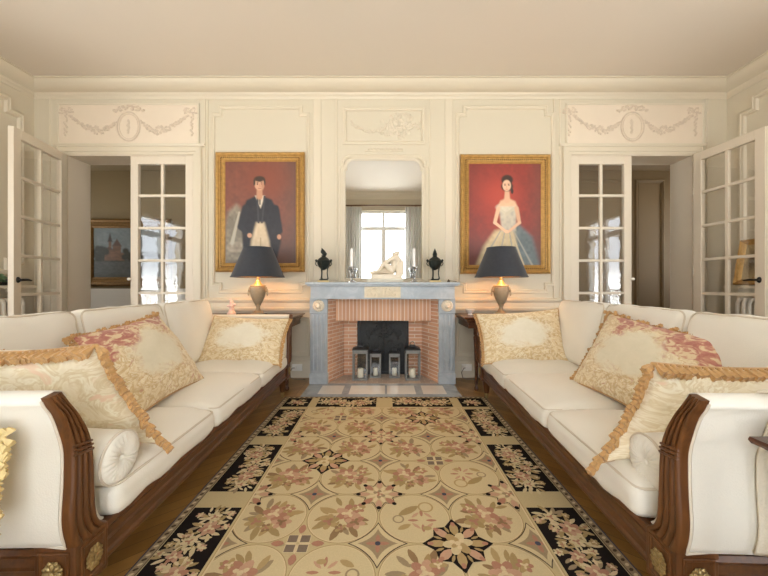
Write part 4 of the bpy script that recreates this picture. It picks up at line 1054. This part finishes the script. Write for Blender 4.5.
for i in range(-2, 3):
    for j in range(-4, 6):
        cx, cy = GX+G*i, GY+G*j
        if not inside(cx, cy, -.06): continue
        inn = True
        if (i+j) % 2 == 0:
            diamond(cx, cy, .128, 12, DKB); diamond(cx, cy, .119, 12.5, CRM)
            diamond(cx, cy, .085, 13, GRY, .26)
            if inn:
                for k in range(4): a = PI/2*k; fell(cx+.026*math.cos(a), cy+.026*math.sin(a), .024, .010, a, 13.5, ROSE, 10, True)
                fell(cx, cy, .012, .012, 0, 14, NAVY)
        elif i % 2 == 0:
            star(cx, cy, .138, 12, DKB, .56); star(cx, cy, .131, 12.5, BG, .54)
            if inn:
                for k in range(8):
                    a = PI/4*k; fell(cx+.082*math.cos(a), cy+.082*math.sin(a), .036, .017, a, 13, ROSE if k % 2 else PINK, 10, True); fell(cx+.108*math.cos(a), cy+.108*math.sin(a), .013, .011, a, 13.3, BLK, 8)
                    fell(cx+.045*math.cos(a+PI/8), cy+.045*math.sin(a+PI/8), .030, .011, a+PI/8, 13.4, IV, 8, True)
                flower(cx, cy, .034, 14, GRY, IV, ROSE)
        else:
            dark = ((i == 1) == (j % 4 == 0))
            if dark:
                star(cx, cy, .150, 12, BLK, .70)
                for k in range(8):
                    a = PI/4*k
                    fell(cx+.085*math.cos(a), cy+.085*math.sin(a), .040, .020, a, 13, PINK if k % 2 else TAN, 10, True); fell(cx+.106*math.cos(a+PI/8)*.82, cy+.106*math.sin(a+PI/8)*.82, .020, .007, a+PI/8, 13.2, OLV, 8, True)
                    fell(cx+.115*math.cos(a), cy+.115*math.sin(a), .014, .010, a, 13.5, ROSE, 8)
                flower(cx, cy, .062, 14, CRM, TAN, IV)
            else:
                for sx in (-1,1):
                    for sy in (-1,1):
                        fell(cx+sx*.027, cy+sy*.027, .032, .032, PI/4, 12.2, IV, 4); fell(cx+sx*.027, cy+sy*.027, .028, .028, PI/4, 12.6, 12, 4); 
                for k in range(4): a = PI/2*k; fell(cx+.085*math.cos(a), cy+.085*math.sin(a), .028, .017, a, 12.5, ROSE, 8, True); fell(cx+.03*math.cos(a), cy+.03*math.sin(a), .026, .005, a, 13, IV, 8)
rug = tag(q.build('floral_rug', RM, smooth=False, recalc=False), 'large beige needlepoint rug with black floral border panels between the sofas', 'rug')

# ------------------------------------------------------------------ sofas
def softbox(q, c, hx, hy, hz, r, puff, seed=0, wr=.004, fn=None, n=16):
    """rounded, slightly stuffed box; local coordinates through fn"""
    def pt(p):
        P_ = [p[0]*hx, p[1]*hy, p[2]*hz]; h = [hx,hy,hz]
        Q = [max(-h[i]+r, min(h[i]-r, P_[i])) for i in range(3)]
        d = Vector([P_[i]-Q[i] for i in range(3)])
        if d.length > 1e-9:
            k = d.length; d = d/k*min(r, max(k, r if max(abs(p[0]),abs(p[1]),abs(p[2])) > .999 else k))
        v = Vector(Q)+d
        u, w = v.x/hx, v.y/hy
        s_ = v.z/hz
        v.z += s_*puff*max(0,1-u**4)*max(0,1-w**4)
        f = wr*mnoise.noise(Vector((v.x*7+seed, v.y*7, v.z*7)))+wr*.6*mnoise.noise(Vector((v.x*19+seed, v.y*13, v.z*15)))
        v += Vector((u*.6, w*.6, s_))*f
        v = v+Vector(c)
        return fn(*v) if fn else tuple(v)
    ts = [math.sin(PI/2*(-1+2*i/n)) for i in range(n+1)]
    for ax in range(3):
        for sg in (-1,1):
            g = []
            for a in ts:
                row = []
                for b in ts:
                    p = [0,0,0]; p[ax] = sg; p[(ax+1) % 3] = a; p[(ax+2) % 3] = b; row.append(pt(p))
                g.append(row)
            q.surf(g)
L = 2.36; DEP = .94
OUT = [(-.084,.800),(-.072,.772),(-.054,.742),(-.036,.69),(-.022,.636),(-.020,.58),(-.022,.52),(-.027,.44),(-.022,.39),(-.010,.346)]
INN = [(-.046,.806),(-.022,.765),(.006,.72),(.030,.675),(.046,.627),(.053,.57),(.055,.514),(.063,.41),(.078,.37),(.106,.346)]
def interp(tab, t):
    t = t*(len(tab)-1); i = min(int(t), len(tab)-2); f = t-i
    def cr(p0,p1,p2,p3): return .5*((2*p1)+(-p0+p2)*f+(2*p0-5*p1+4*p2-p3)*f*f+(-p0+3*p1-3*p2+p3)*f**3)
    a = tab[max(i-1,0)]; b = tab[i]; c = tab[i+1]; d = tab[min(i+2,len(tab)-1)]
    return (cr(a[0],b[0],c[0],d[0]), cr(a[1],b[1],c[1],d[1]))
def sofa(mm, origin, rotz, label):
    t = thing('sofa', label, 'sofa', (0,0,0), 'white upholstered sofas with walnut frames')
    def Wd(d, s, z): return (mm*d, s, z)
    # wooden rails
    q = MB()
    rp = [(.055,.205),(.012,.205),(.004,.215),(.004,.228),(.012,.234),(.012,.262),(.006,.268),(.012,.274),(.012,.300),(.002,.308),(-.006,.322),(.0,.336),(.055,.338)]
    q.prism(rp, lambda a,b,h:Wd(a,h,b), .10, L-.10)
    for s0, sg in ((0,1),(L,-1)):
        q.prism([(s0+sg*a,b) for a,b in rp], lambda a,b,h:Wd(h,a,b), .10, DEP)
    q.prism([(.0,.205),(.05,.205),(.05,.338),(.0,.338)], lambda a,b,h:Wd(DEP-.05+a,h,b), .05, L-.05)
    q.build('frame', M['walnut'], t, ang=30)
    for s0, sg in ((0,1),(L,-1)):
        bl = MB()
        a, b = sorted((s0-.004*sg, s0+sg*.112))
        bl.add([Wd(x,y,z) for z in (.195,.345) for x,y in ((-.006,a),(.112,a),(.112,b),(-.006,b))], [(0,3,2,1),(4,5,6,7),(0,1,5,4),(1,2,6,5),(2,3,7,6),(3,0,4,7)])
        cs = s0+sg*.055
        bl.sweep([(cs-.044,.212),(cs+.044,.212),(cs+.044,.33),(cs-.044,.33)], [(0,0),(0,.004),(.008,.005),(.012,0)], lambda u,v,h:Wd(-.006-h,u,v))
        bl.sweep([(.012,.212),(.10,.212),(.10,.33),(.012,.33)], [(0,0),(0,.004),(.008,.005),(.012,0)], lambda u,v,h:Wd(u,s0-.004*sg-sg*h,v))
        bo = bl.build('corner_block', M['walnut_v'], t, smooth=False, bevel=.002)
        for face in (0,1):
            r_ = MB(); rz = .271
            def RP(u, v, h): return Wd(-.007-h, cs+u, rz+v) if face == 0 else Wd(.056+u, s0-.005*sg-sg*h, rz+v)
            def blob(u, v, h, ru, rv, rh, rot=0):
                g = []
                for i in range(6):
                    th = PI*i/5; row = []
                    for k in range(8):
                        a = 2*PI*k/8; x = ru*math.sin(th)*math.cos(a); y = rv*math.sin(th)*math.sin(a)
                        row.append(RP(u+x*math.cos(rot)-y*math.sin(rot), v+x*math.sin(rot)+y*math.cos(rot), h+rh*math.cos(th)))
                    g.append(row)
                r_.surf(g, cv=True)
            blob(0,0,.003,.030,.036,.004)
            for k in range(8): a = 2*PI*k/8; blob(.017*math.cos(a), .021*math.sin(a), .006, .011,.007,.005, a)
            for k in range(8): a = 2*PI*(k+.5)/8; blob(.024*math.cos(a), .030*math.sin(a), .004, .008,.006,.004, a)
            blob(0,0,.009,.009,.010,.005)
            tag(r_.build('rosette', M['brass'], bo), 'brass flower rosette')
        # fluted scrolling upright
        p_ = MB(); NU, NV = 36, 41; g = []; gb = []
        for i in range(NU+1):
            o1 = interp(OUT, i/NU); o2 = interp(INN, i/NU); row = []; rb = []
            for j in range(NV+1):
                v = j/NV; s_ = o1[0]+(o2[0]-o1[0])*v; z = o1[1]+(o2[1]-o1[1])*v
                fl = abs(math.sin(PI*4*v))**.7*.011*min(1, (i+2)/8)
                row.append(Wd(-.004-fl, s0+sg*s_, z)); rb.append(Wd(.016, s0+sg*s_, z))
            g.append(row); gb.append(rb)
        p_.surf(g); p_.surf(gb); p_.surf([[r[0] for r in g],[r[0] for r in gb]]); p_.surf([[r[-1] for r in g],[r[-1] for r in gb]]); p_.surf([g[0], gb[0]]); p_.surf([g[-1], gb[-1]])
        po = p_.build('arm_upright', M['walnut_v'], t, weld=True, ang=35)
        bd = MB()
        for k in range(3):
            tt = .435+.026*k; a = interp(OUT, tt); b = interp(INN, tt); pts = []
            for j in range(11): v = .03+.94*j/10; pts.append(Wd(-.012-.003*math.sin(PI*v), s0+sg*(a[0]+(b[0]-a[0])*v), a[1]+(b[1]-a[1])*v))
            bd.tube(pts, .0042, 6)
        bd.build('carved_band', M['walnut_v'], po)
        # upholstered arm
        prof = []
        for i in range(17):
            o_ = interp(OUT, 1-i/18); prof.append((o_[0]+.003, max(o_[1], .341)))
        cx_, cz_ = -.043, .776
        for k in range(0, 11): a = PI*.98-PI*.96*k/10; prof.append((cx_+.034*math.cos(a), cz_+.031*math.sin(a)))
        for i in range(19):
            o_ = interp(INN, .08+.92*i/18); prof.append((o_[0]+(.03 if i > 3 else .008*i), max(o_[1]-.01, .341)))
        prof[-1] = (.12,.341)
        um = MB(); um.prism([(s0+sg*a, b) for a,b in prof], lambda a,b,h:Wd(h,a,b), .0165, DEP-.06)
        um.build('arm_upholstery', M['fabric'], t, ang=75)
        pc = MB(); pc.tube([Wd(.018, s0+sg*(interp(OUT, i/20)[0]+.001), interp(OUT, i/20)[1]) for i in range(1,21)]+[Wd(x, s0+sg*(.003), .347) for x in (.12,.3,.5,.7,.86)], .005, 6); pc.build('piping', M['piping'], t)
    # back
    q = MB(); bp = [(DEP-.17,.341),(DEP-.135,.6),(DEP-.11,.86),(DEP-.10,.90),(DEP-.075,.925),(DEP-.04,.92),(DEP-.015,.89),(DEP-.01,.80),(DEP-.012,.341)]
    q.prism(bp, lambda a,b,h:Wd(a,h,b), .135, L-.135); q.prism([(a+(.006 if a < DEP-.05 else -.004), b-(.006 if b > .8 else 0)) for a,b in bp], lambda a,b,h:Wd(a,h,b), .01, L-.01); q.build('back_upholstery', M['fabric'], t, ang=50)
    q = MB(); q.box(*sorted((mm*.056, mm*(DEP-.17))), .13, L-.13, .27, .338); q.build('seat_platform', M['fabric'], t, smooth=False)
    # seat cushions
    s1 = .125; cl = (L-.25)/3
    for k in range(3):
        sm = s1+cl*(k+.5); q = MB()
        softbox(q, (.325, sm, .398), .345, cl/2-.004, .058, .042, .026, seed=k*5+mm*20, wr=.009, fn=lambda x,y,z:Wd(x,y,z-.012*max(0,1-x/.10)), n=22)
        c_ = q.build('seat_cushion', M['fabric'], t, weld=True, ang=180)
        pp = MB(); hx, hy = .345-.012, cl/2-.016; pts = []
        for (ax, ay) in ((-1,-1),(1,-1),(1,1),(-1,1)):
            for i in range(5):
                a = math.atan2(ay,ax)-PI/4+PI/2*i/4; r_ = .03; x = .325+ax*(hx-r_)+r_*math.cos(a); y = sm+ay*(hy-r_)+r_*math.sin(a); pts.append(Wd(x, y, .446-.012*max(0,1-x/.10)))
        pp.tube(pts, .0045, 6, closed=True); pp.build('piping', M['piping'], c_)
    # back cushions
    for k in range(3):
        sm = s1+cl*(k+.5); q = MB(); lean = math.radians(13)
        def bf(x, y, z):                                 # x: up the cushion, y: along, z: thickness towards the seat
            up = x; th = z
            return Wd(.655+up*math.sin(lean)-th*math.cos(lean), y, .452+up*math.cos(lean)+th*math.sin(lean))
        softbox(q, (.262, sm, .0), .262, cl/2-.004, .062, .052, .035, seed=k*7+3+mm*9, wr=.012, fn=bf, n=22)
        c_ = q.build('back_cushion', M['fabric'], t, weld=True, ang=180)
        pp = MB(); pts = []
        for (ax, ay) in ((-1,-1),(1,-1),(1,1),(-1,1)):
            for i in range(5):
                a = math.atan2(ay,ax)-PI/4+PI/2*i/4; r_ = .04; pts.append(bf(.262+ax*(.262-.014-r_)+r_*math.cos(a), sm+ay*(cl/2-.018-r_)+r_*math.sin(a), .052))
        pp.tube(pts, .0045, 6, closed=True); pp.build('piping', M['piping'], c_)
    # legs with casters
    for d_, front in ((.055,1),(DEP-.06,0)):
        for s_ in (.055, L-.06):
            zb = .0095 if front else .001
            q = MB(); q.lathe([(.018,.052),(.020,.06),(.026,.10),(.036,.165),(.038,.175),(.03,.18),(.038,.188),(.038,.205)], (mm*d_, s_, 0), 16); lg = q.build('leg', M['walnut_v'], t)
            q = MB(); q.lathe([(.012,.034),(.019,.036),(.021,.056),(.023,.058),(.023,.066),(.018,.068)], (mm*d_, s_, 0), 14)
            q.tube([(mm*d_-.009, s_, .008+zb+.008),(mm*d_+.009, s_, .008+zb+.008)], .016 if front else .0165, 14); q.box(mm*d_-.014, mm*d_-.010, s_-.008, s_+.008, .02, .045); q.box(mm*d_+.010, mm*d_+.014, s_-.008, s_+.008, .02, .045)
            q.build('caster', M['brass'], lg)
    t.location = (origin[0], origin[1], 0); t.rotation_euler = (0,0,rotz); return t
OL, RL = (-.90,.984), .0195
OR, RR = (.825,.964), -.037
sofa(-1, OL, RL, 'long cream sofa with walnut scroll arms along the left edge of the rug')
sofa(1, OR, RR, 'long cream sofa with walnut scroll arms along the right edge of the rug')

# ------------------------------------------------------------------ cushions
def cushion(name, label, cat, bl, br, tr, tl, thick, mat, fr, group=None, tassel=.04, sag=0, edges=(0,1,2,3), seed=0, fsp=.022, chunky=1.0, flop=None):
    bl, br, tr, tl = (Vector(p) for p in (bl,br,tr,tl))
    c = (bl+br+tr+tl)/4; t = thing(name, label, cat, c, group)
    N = ((br-bl)+(tr-tl)).cross((tl-bl)+(tr-br)).normalized()
    n = 26
    def base(u, v):
        pu = u*(1-.07*(1-v*v)*abs(u)); pv = v*(1-.09*(1-u*u)*abs(v))
        a, b = (pu+1)/2, (pv+1)/2
        p = bl*(1-a)*(1-b)+br*a*(1-b)+tr*a*b+tl*(1-a)*b
        p.z -= sag*(1-u*u)*max(0,v)
        return p
    ts = [math.sin(PI/2*(-1+2*i/n)) for i in range(n+1)]
    q = MB()
    for sg in (1,-1):
        g = []; 
        for v in ts:
            row = []
            for u in ts:
                p = base(u, v)
                h = thick/2*((max(0,1-abs(u)**2.6))**.55*(max(0,1-abs(v)**2.6))**.55)
                h *= 1+.16*mnoise.noise(Vector((u*1.9+seed, v*1.9, sg*3)))
                wk = .012*mnoise.noise(Vector((u*5+seed, v*5, sg*2.0)))*(1-u**6)*(1-v**6)
                row.append(p+N*sg*(h+wk))
            g.append(row)
        o = q.surf(g)
        for j in range(n+1):
            for i in range(n+1): q.uv[o+j*(n+1)+i] = ((ts[i]+1)/2, (ts[j]+1)/2)
    q2 = q.build('cover', M[mat], t, ang=180)
    # fringe round the rim
    fm = MB(); rnd = random.Random(seed+1)
    loop = []; K = 24
    for (a, b) in (((-1,-1),(1,-1)),((1,-1),(1,1)),((1,1),(-1,1)),((-1,1),(-1,-1))):
        loop.append([base(a[0]+(b[0]-a[0])*i/K, a[1]+(b[1]-a[1])*i/K) for i in range(K+1)])
    full = [p for e in loop for p in e[:-1]]
    fm.tube(full, .0065 if flop else .005, 6, closed=True)
    for ei in edges:
        e = loop[ei]; ln = sum((e[i+1]-e[i]).length for i in range(K)); m_ = max(4, int(ln/fsp))
        for k in range(m_+1):
            f = k/m_*K; i = min(int(f), K-1); p = e[i]+(e[i+1]-e[i])*(f-i)
            out = (p-c); out -= N*out.dot(N); mid = (e[0]+e[-1])/2-c; mid -= N*mid.dot(N)
            out = (mid.normalized()*.8+out.normalized()*.35)
            if flop and ei in flop: d = out*.45+Vector(flop[ei])
            else: d = out+Vector((0,0,-.6))+N*rnd.uniform(-.3,.3)
            d = (d+Vector((rnd.uniform(-.16,.16),rnd.uniform(-.16,.16),rnd.uniform(-.1,.1)))).normalized()
            lt = tassel*rnd.uniform(.88,1.12); w_ = .0085*chunky; nn = 12 if flop else 6
            a_ = d.orthogonal().normalized(); b_ = d.cross(a_); g = []
            for h_, r_, fl in ((0,.25,0),(.06,.62,0),(.16,.72,0),(.26,.45,0),(.32,.55,.1),(.55,.85,.14),(.85,1.12,.18),(1.0,1.15,.2),(.95,.0,0)):
                q0 = p+d*lt*h_+Vector((0,0,-.10*lt*h_*h_))
                g.append([q0+(a_*math.cos(2*PI*j/nn)+b_*math.sin(2*PI*j/nn))*w_*r_*(1+fl*(1 if j % 2 else -1)) for j in range(nn)])
            fm.surf(g, cv=True)
    tag(fm.build('fringe', M[fr], t, ang=60), 'tan tassel fringe' if fr == 'fringe' else 'pale gold fringe')
    return t
# left sofa
cushion('fringed_cushion', 'big cream gold cushion with tassel fringe leaning on the near arm of the left sofa', 'cushion',
        (-1.50,1.36,.50), (-.885,1.345,.475), (-1.005,1.175,.892), (-1.58,1.10,.885), .17, 'brocade', 'fringe', 'cushions on the left sofa', tassel=.048, edges=(1,2), seed=1, fsp=.0195, chunky=1.5, flop={1:(.35,-.25,-.55), 2:(.0,-.95,-1.0)})
cushion('fringed_cushion', 'rose and cream tapestry cushion leaning on the back of the left sofa', 'cushion',
        (-1.17,1.56,.475), (-1.205,2.25,.475), (-1.545,2.29,.91), (-1.49,1.60,.855), .19, 'floral_pink', 'fringe', 'cushions on the left sofa', tassel=.036, edges=(2,3), seed=2, fsp=.017, chunky=1.1, flop={2:(.5,-.3,-.3), 3:(.4,-.6,-.3)})
cushion('fringed_cushion', 'cream floral tapestry cushion against the far arm of the left sofa', 'cushion',
        (-1.60,2.79,.445), (-.885,2.82,.435), (-.885,3.11,.79), (-1.56,3.09,.82), .17, 'floral', 'fringe', 'cushions on the left sofa', tassel=.026, edges=(1,), seed=3, fsp=.015)
cushion('fringed_cushion', 'gold fringed cushion tucked behind the big one in the near corner of the left sofa', 'cushion',
        (-1.56,1.20,.55), (-1.50,1.52,.50), (-1.60,1.50,.80), (-1.50,1.19,.90), .10, 'brocade', 'fringe', 'cushions on the left sofa', tassel=.036, edges=(2,3), seed=4, chunky=1.2, flop={2:(.3,-.5,-.3), 3:(.3,-.6,-.3)})
cushion('fringed_cushion', 'pale green cushion with gold fringe at the outer side of the left sofa', 'cushion',
        (-1.36,.82,.475), (-.985,.84,.495), (-1.00,.885,.70), (-1.36,.885,.74), .08, 'brocade', 'fringe_pale', None, tassel=.030, edges=(0,1,2), seed=5, fsp=.013)
# right sofa
cushion('fringed_cushion', 'big cream gold cushion with tassel fringe leaning on the near arm of the right sofa', 'cushion',
        (.785,1.255,.445), (1.42,1.33,.50), (1.52,1.10,.835), (.985,1.25,.812), .17, 'brocade', 'fringe', 'cushions on the right sofa', tassel=.048, edges=(2,3), seed=11, fsp=.0195, chunky=1.5, flop={3:(-.35,-.35,-.5), 2:(.0,-.95,-1.0)})
cushion('fringed_cushion', 'rose and cream tapestry cushion leaning on the back of the right sofa', 'cushion',
        (1.205,2.20,.475), (1.20,1.43,.48), (1.575,1.475,.835), (1.50,2.28,.915), .19, 'floral_pink_near', 'fringe', 'cushions on the right sofa', tassel=.036, edges=(1,2,3), seed=12, fsp=.017, chunky=1.1, flop={1:(-.4,-.6,-.3), 2:(-.5,-.3,-.3)})
cushion('fringed_cushion', 'cream floral tapestry cushion against the far arm of the right sofa', 'cushion',
        (.825,2.86,.435), (1.52,2.78,.455), (1.56,3.08,.885), (.825,3.12,.835), .17, 'floral', 'fringe', 'cushions on the right sofa', tassel=.026, edges=(3,), seed=13, fsp=.015)
def bolster(p0, p1, r, label):
    p0 = Vector(p0); p1 = Vector(p1); ax = (p1-p0).normalized(); u = ax.cross(Vector((0,0,1))).normalized(); w = u.cross(ax)
    t = thing('bolster', label, 'bolster', (p0+p1)/2-Vector((0,0,r)), 'bolsters at the near arms')
    q = MB(); n = 72; Lg = (p1-p0).length; g = []
    prof = [(0,.010,0),(.010,.004,.15),(.03,-.004,1),(.055,-.007,1),(.08,-.002,.5)]
    def ring(a, rad, fl): return [p0+ax*a+(u*math.cos(2*PI*k/n)+w*math.sin(2*PI*k/n))*rad for k in range(n)]
    for (rr_, a, fl) in prof: g.append([p0+ax*(a+.0048*fl*math.cos(24*2*PI*k/n))+(u*math.cos(2*PI*k/n)+w*math.sin(2*PI*k/n))*(rr_*r/.095) for k in range(n)])
    g.append(ring(.004, r*.95, 0)); g.append(ring(.016, r, 0))
    for i in range(8): g.append(ring(.016+(Lg-.032)*(i+1)/8, r*(1+.02*math.sin(i*1.7)), 0))
    for (rr_, a, fl) in [(r*.95/r*.095, -.004, 0)]+[(x,-y,f) for x,y,f in reversed(prof)]: g.append([p1+ax*(a+.0048*fl*math.cos(24*2*PI*k/n))+(u*math.cos(2*PI*k/n)+w*math.sin(2*PI*k/n))*(rr_*r/.095) for k in range(n)])
    q.surf(g, cv=True); b = q.build('roll', M['fabric'], t, ang=80)
    for p, s in ((p0,-1),(p1,1)):
        k = MB(); k.ell(p+ax*s*(-.004), .010,.010,.010, 8, 10); k.build('button', M['fabric'], b)
        k = MB(); k.tube([p-ax*s*.008+(u*math.cos(2*PI*j/48)+w*math.sin(2*PI*j/48))*r*.985 for j in range(48)], .0045, 6, closed=True); k.build('piping', M['piping'], b)
bolster((-.895,1.155,.516), (-1.50,1.150,.535), .086, 'white bolster with pleated round end below the big cushion on the left sofa')
bolster((.872,1.145,.506), (1.48,1.125,.535), .088, 'white bolster with pleated round end below the big cushion on the right sofa')

# throw over the right sofa's near arm
q = MB(); g = []
cr, sr = math.cos(RR), math.sin(RR)
def toR(d, s, z): return (OR[0]+d*cr-s*sr, OR[1]+d*sr+s*cr, z)
pr = []
for i in range(14): o_ = interp(OUT, 1-i/13); pr.append((o_[0]-.004, max(.36, o_[1])))
for k in range(1, 7): a = PI-PI*k/7; pr.append((-.052+.040*math.cos(a), .782+.036*math.sin(a)))
for i in range(4): o_ = interp(INN, .08+.12*i); pr.append((o_[0]+.014+.006*i, o_[1]+.012))
for i, (s_, z) in enumerate(pr): g.append([toR(.188+.5*j/16, s_-.006-.004*math.sin(j*1.3), z+.0) for j in range(17)])
q.surf(g); o = tag(q.build('throw_blanket', M['throw'], ang=180), 'cream throw draped over the near arm of the right sofa', 'blanket'); md = o.modifiers.new('solid', 'SOLIDIFY'); md.thickness = .008; md.offset = 0

# side table at the right edge, bench below the left cushion
t = thing('side_table', 'dark wood side table at the outer side of the right sofa', 'side table', (1.2,.62,0))
q = MB(); q.sweep(rect(.915,1.5,.38,.86), [(.02,-.024),(.004,-.018),(0,-.010),(.002,-.002),(.008,0),(.24,0)], lambda a,b,h:(a,b,.72+h)); q.box(.935,1.48,.40,.84,.694,.70); q.build('top', M['mahogany'], t, ang=30)
q = MB(); q.box(.945,1.47,.41,.83,.64,.6955); q.build('apron', M['mahogany'], t, smooth=False, bevel=.006)
for xx in (1.0,1.45):
    for yy in (.43,.81):
        q = MB(); q.lathe([(.014,0.0005),(.02,.02),(.014,.05),(.02,.4),(.026,.58),(.018,.60),(.026,.62),(.026,.642)], (xx,yy,0), 14); q.build('leg', M['mahogany'], t)
t = thing('bench', 'cream upholstered bench holding the green fringed cushion beside the left sofa', 'bench', (-1.4,.6,0))
q = MB(); softbox(q, (-1.42,.60,.40), .33,.30,.05,.04,.012); q.build('seat', M['fabric'], t, weld=True, ang=180)
for xx in (-1.70,-1.14):
    for yy in (.35,.85):
        q = MB(); q.lathe([(.015,.0005),(.024,.34),(.024,.36)], (xx,yy,0), 12); q.build('leg', M['walnut_v'], t)

# ------------------------------------------------------------------ light and camera
w = bpy.data.worlds.new('sky'); SC.world = w; w.use_nodes = True
bg = w.node_tree.nodes['Background']; bg.inputs[1].default_value = 4.0
_n = w.node_tree.nodes; _l = w.node_tree.links
_tc = _n.new('ShaderNodeTexCoord'); _sp = _n.new('ShaderNodeSeparateXYZ'); _l.new(_tc.outputs['Generated'], _sp.inputs[0])
_rp = _n.new('ShaderNodeValToRGB'); _l.new(_sp.outputs[2], _rp.inputs[0])     # lower half made brighter to lift the ceiling, hazy sky above
_rp.color_ramp.elements[0].position = 0; _rp.color_ramp.elements[0].color = (1.92,1.95,1.92,1); _rp.color_ramp.elements[1].position = .06; _rp.color_ramp.elements[1].color = (.89,.95,1.02,1)
_l.new(_rp.outputs[0], bg.inputs[0])
def portal(loc, rot, sx, sy):
    ld = bpy.data.lights.new('window_portal', 'AREA'); ld.shape = 'RECTANGLE'; ld.size = sx; ld.size_y = sy; ld.cycles.is_portal = True
    o = bpy.data.objects.new('window_portal', ld); COL.objects.link(o); o.location = loc; o.rotation_euler = rot
for a, b in FW: portal(((a+b)/2, YF-.25, (FWZ[0]+FWZ[1])/2), (PI/2,0,0), b-a, FWZ[1]-FWZ[0])
a, b = SW['left']; portal((XL-.25,(a+b)/2,(SWZ[0]+SWZ[1])/2), (PI/2,0,-PI/2), b-a, SWZ[1]-SWZ[0])
a, b = SW['right']; portal((XR+.25,(a+b)/2,(SWZ[0]+SWZ[1])/2), (PI/2,0,PI/2), b-a, SWZ[1]-SWZ[0])
portal((-6.35,4.95,1.7),(PI/2,0,-PI/2),.8,1.6); portal((5.75,4.95,1.7),(PI/2,0,PI/2),.8,1.6)
cd = bpy.data.cameras.new('camera'); cam = bpy.data.objects.new('camera', cd); COL.objects.link(cam); SC.camera = cam
cam.location = (0,0,CH); cam.rotation_euler = (PI/2,0,0); cd.sensor_width = 36; cd.lens = F/768*36
cd.shift_x = -(VX-384)/768; cd.shift_y = -(288-VY)/768; cd.clip_start = .02; cd.clip_end = 200
vs = SC.view_settings; vs.view_transform = 'Standard'; vs.look = 'None'; vs.gamma = 1; vs.use_curve_mapping = False; vs.exposure = .70
SC.cycles.use_denoising = True; SC.cycles.max_bounces = 12; SC.cycles.diffuse_bounces = 8; SC.cycles.transparent_max_bounces = 16
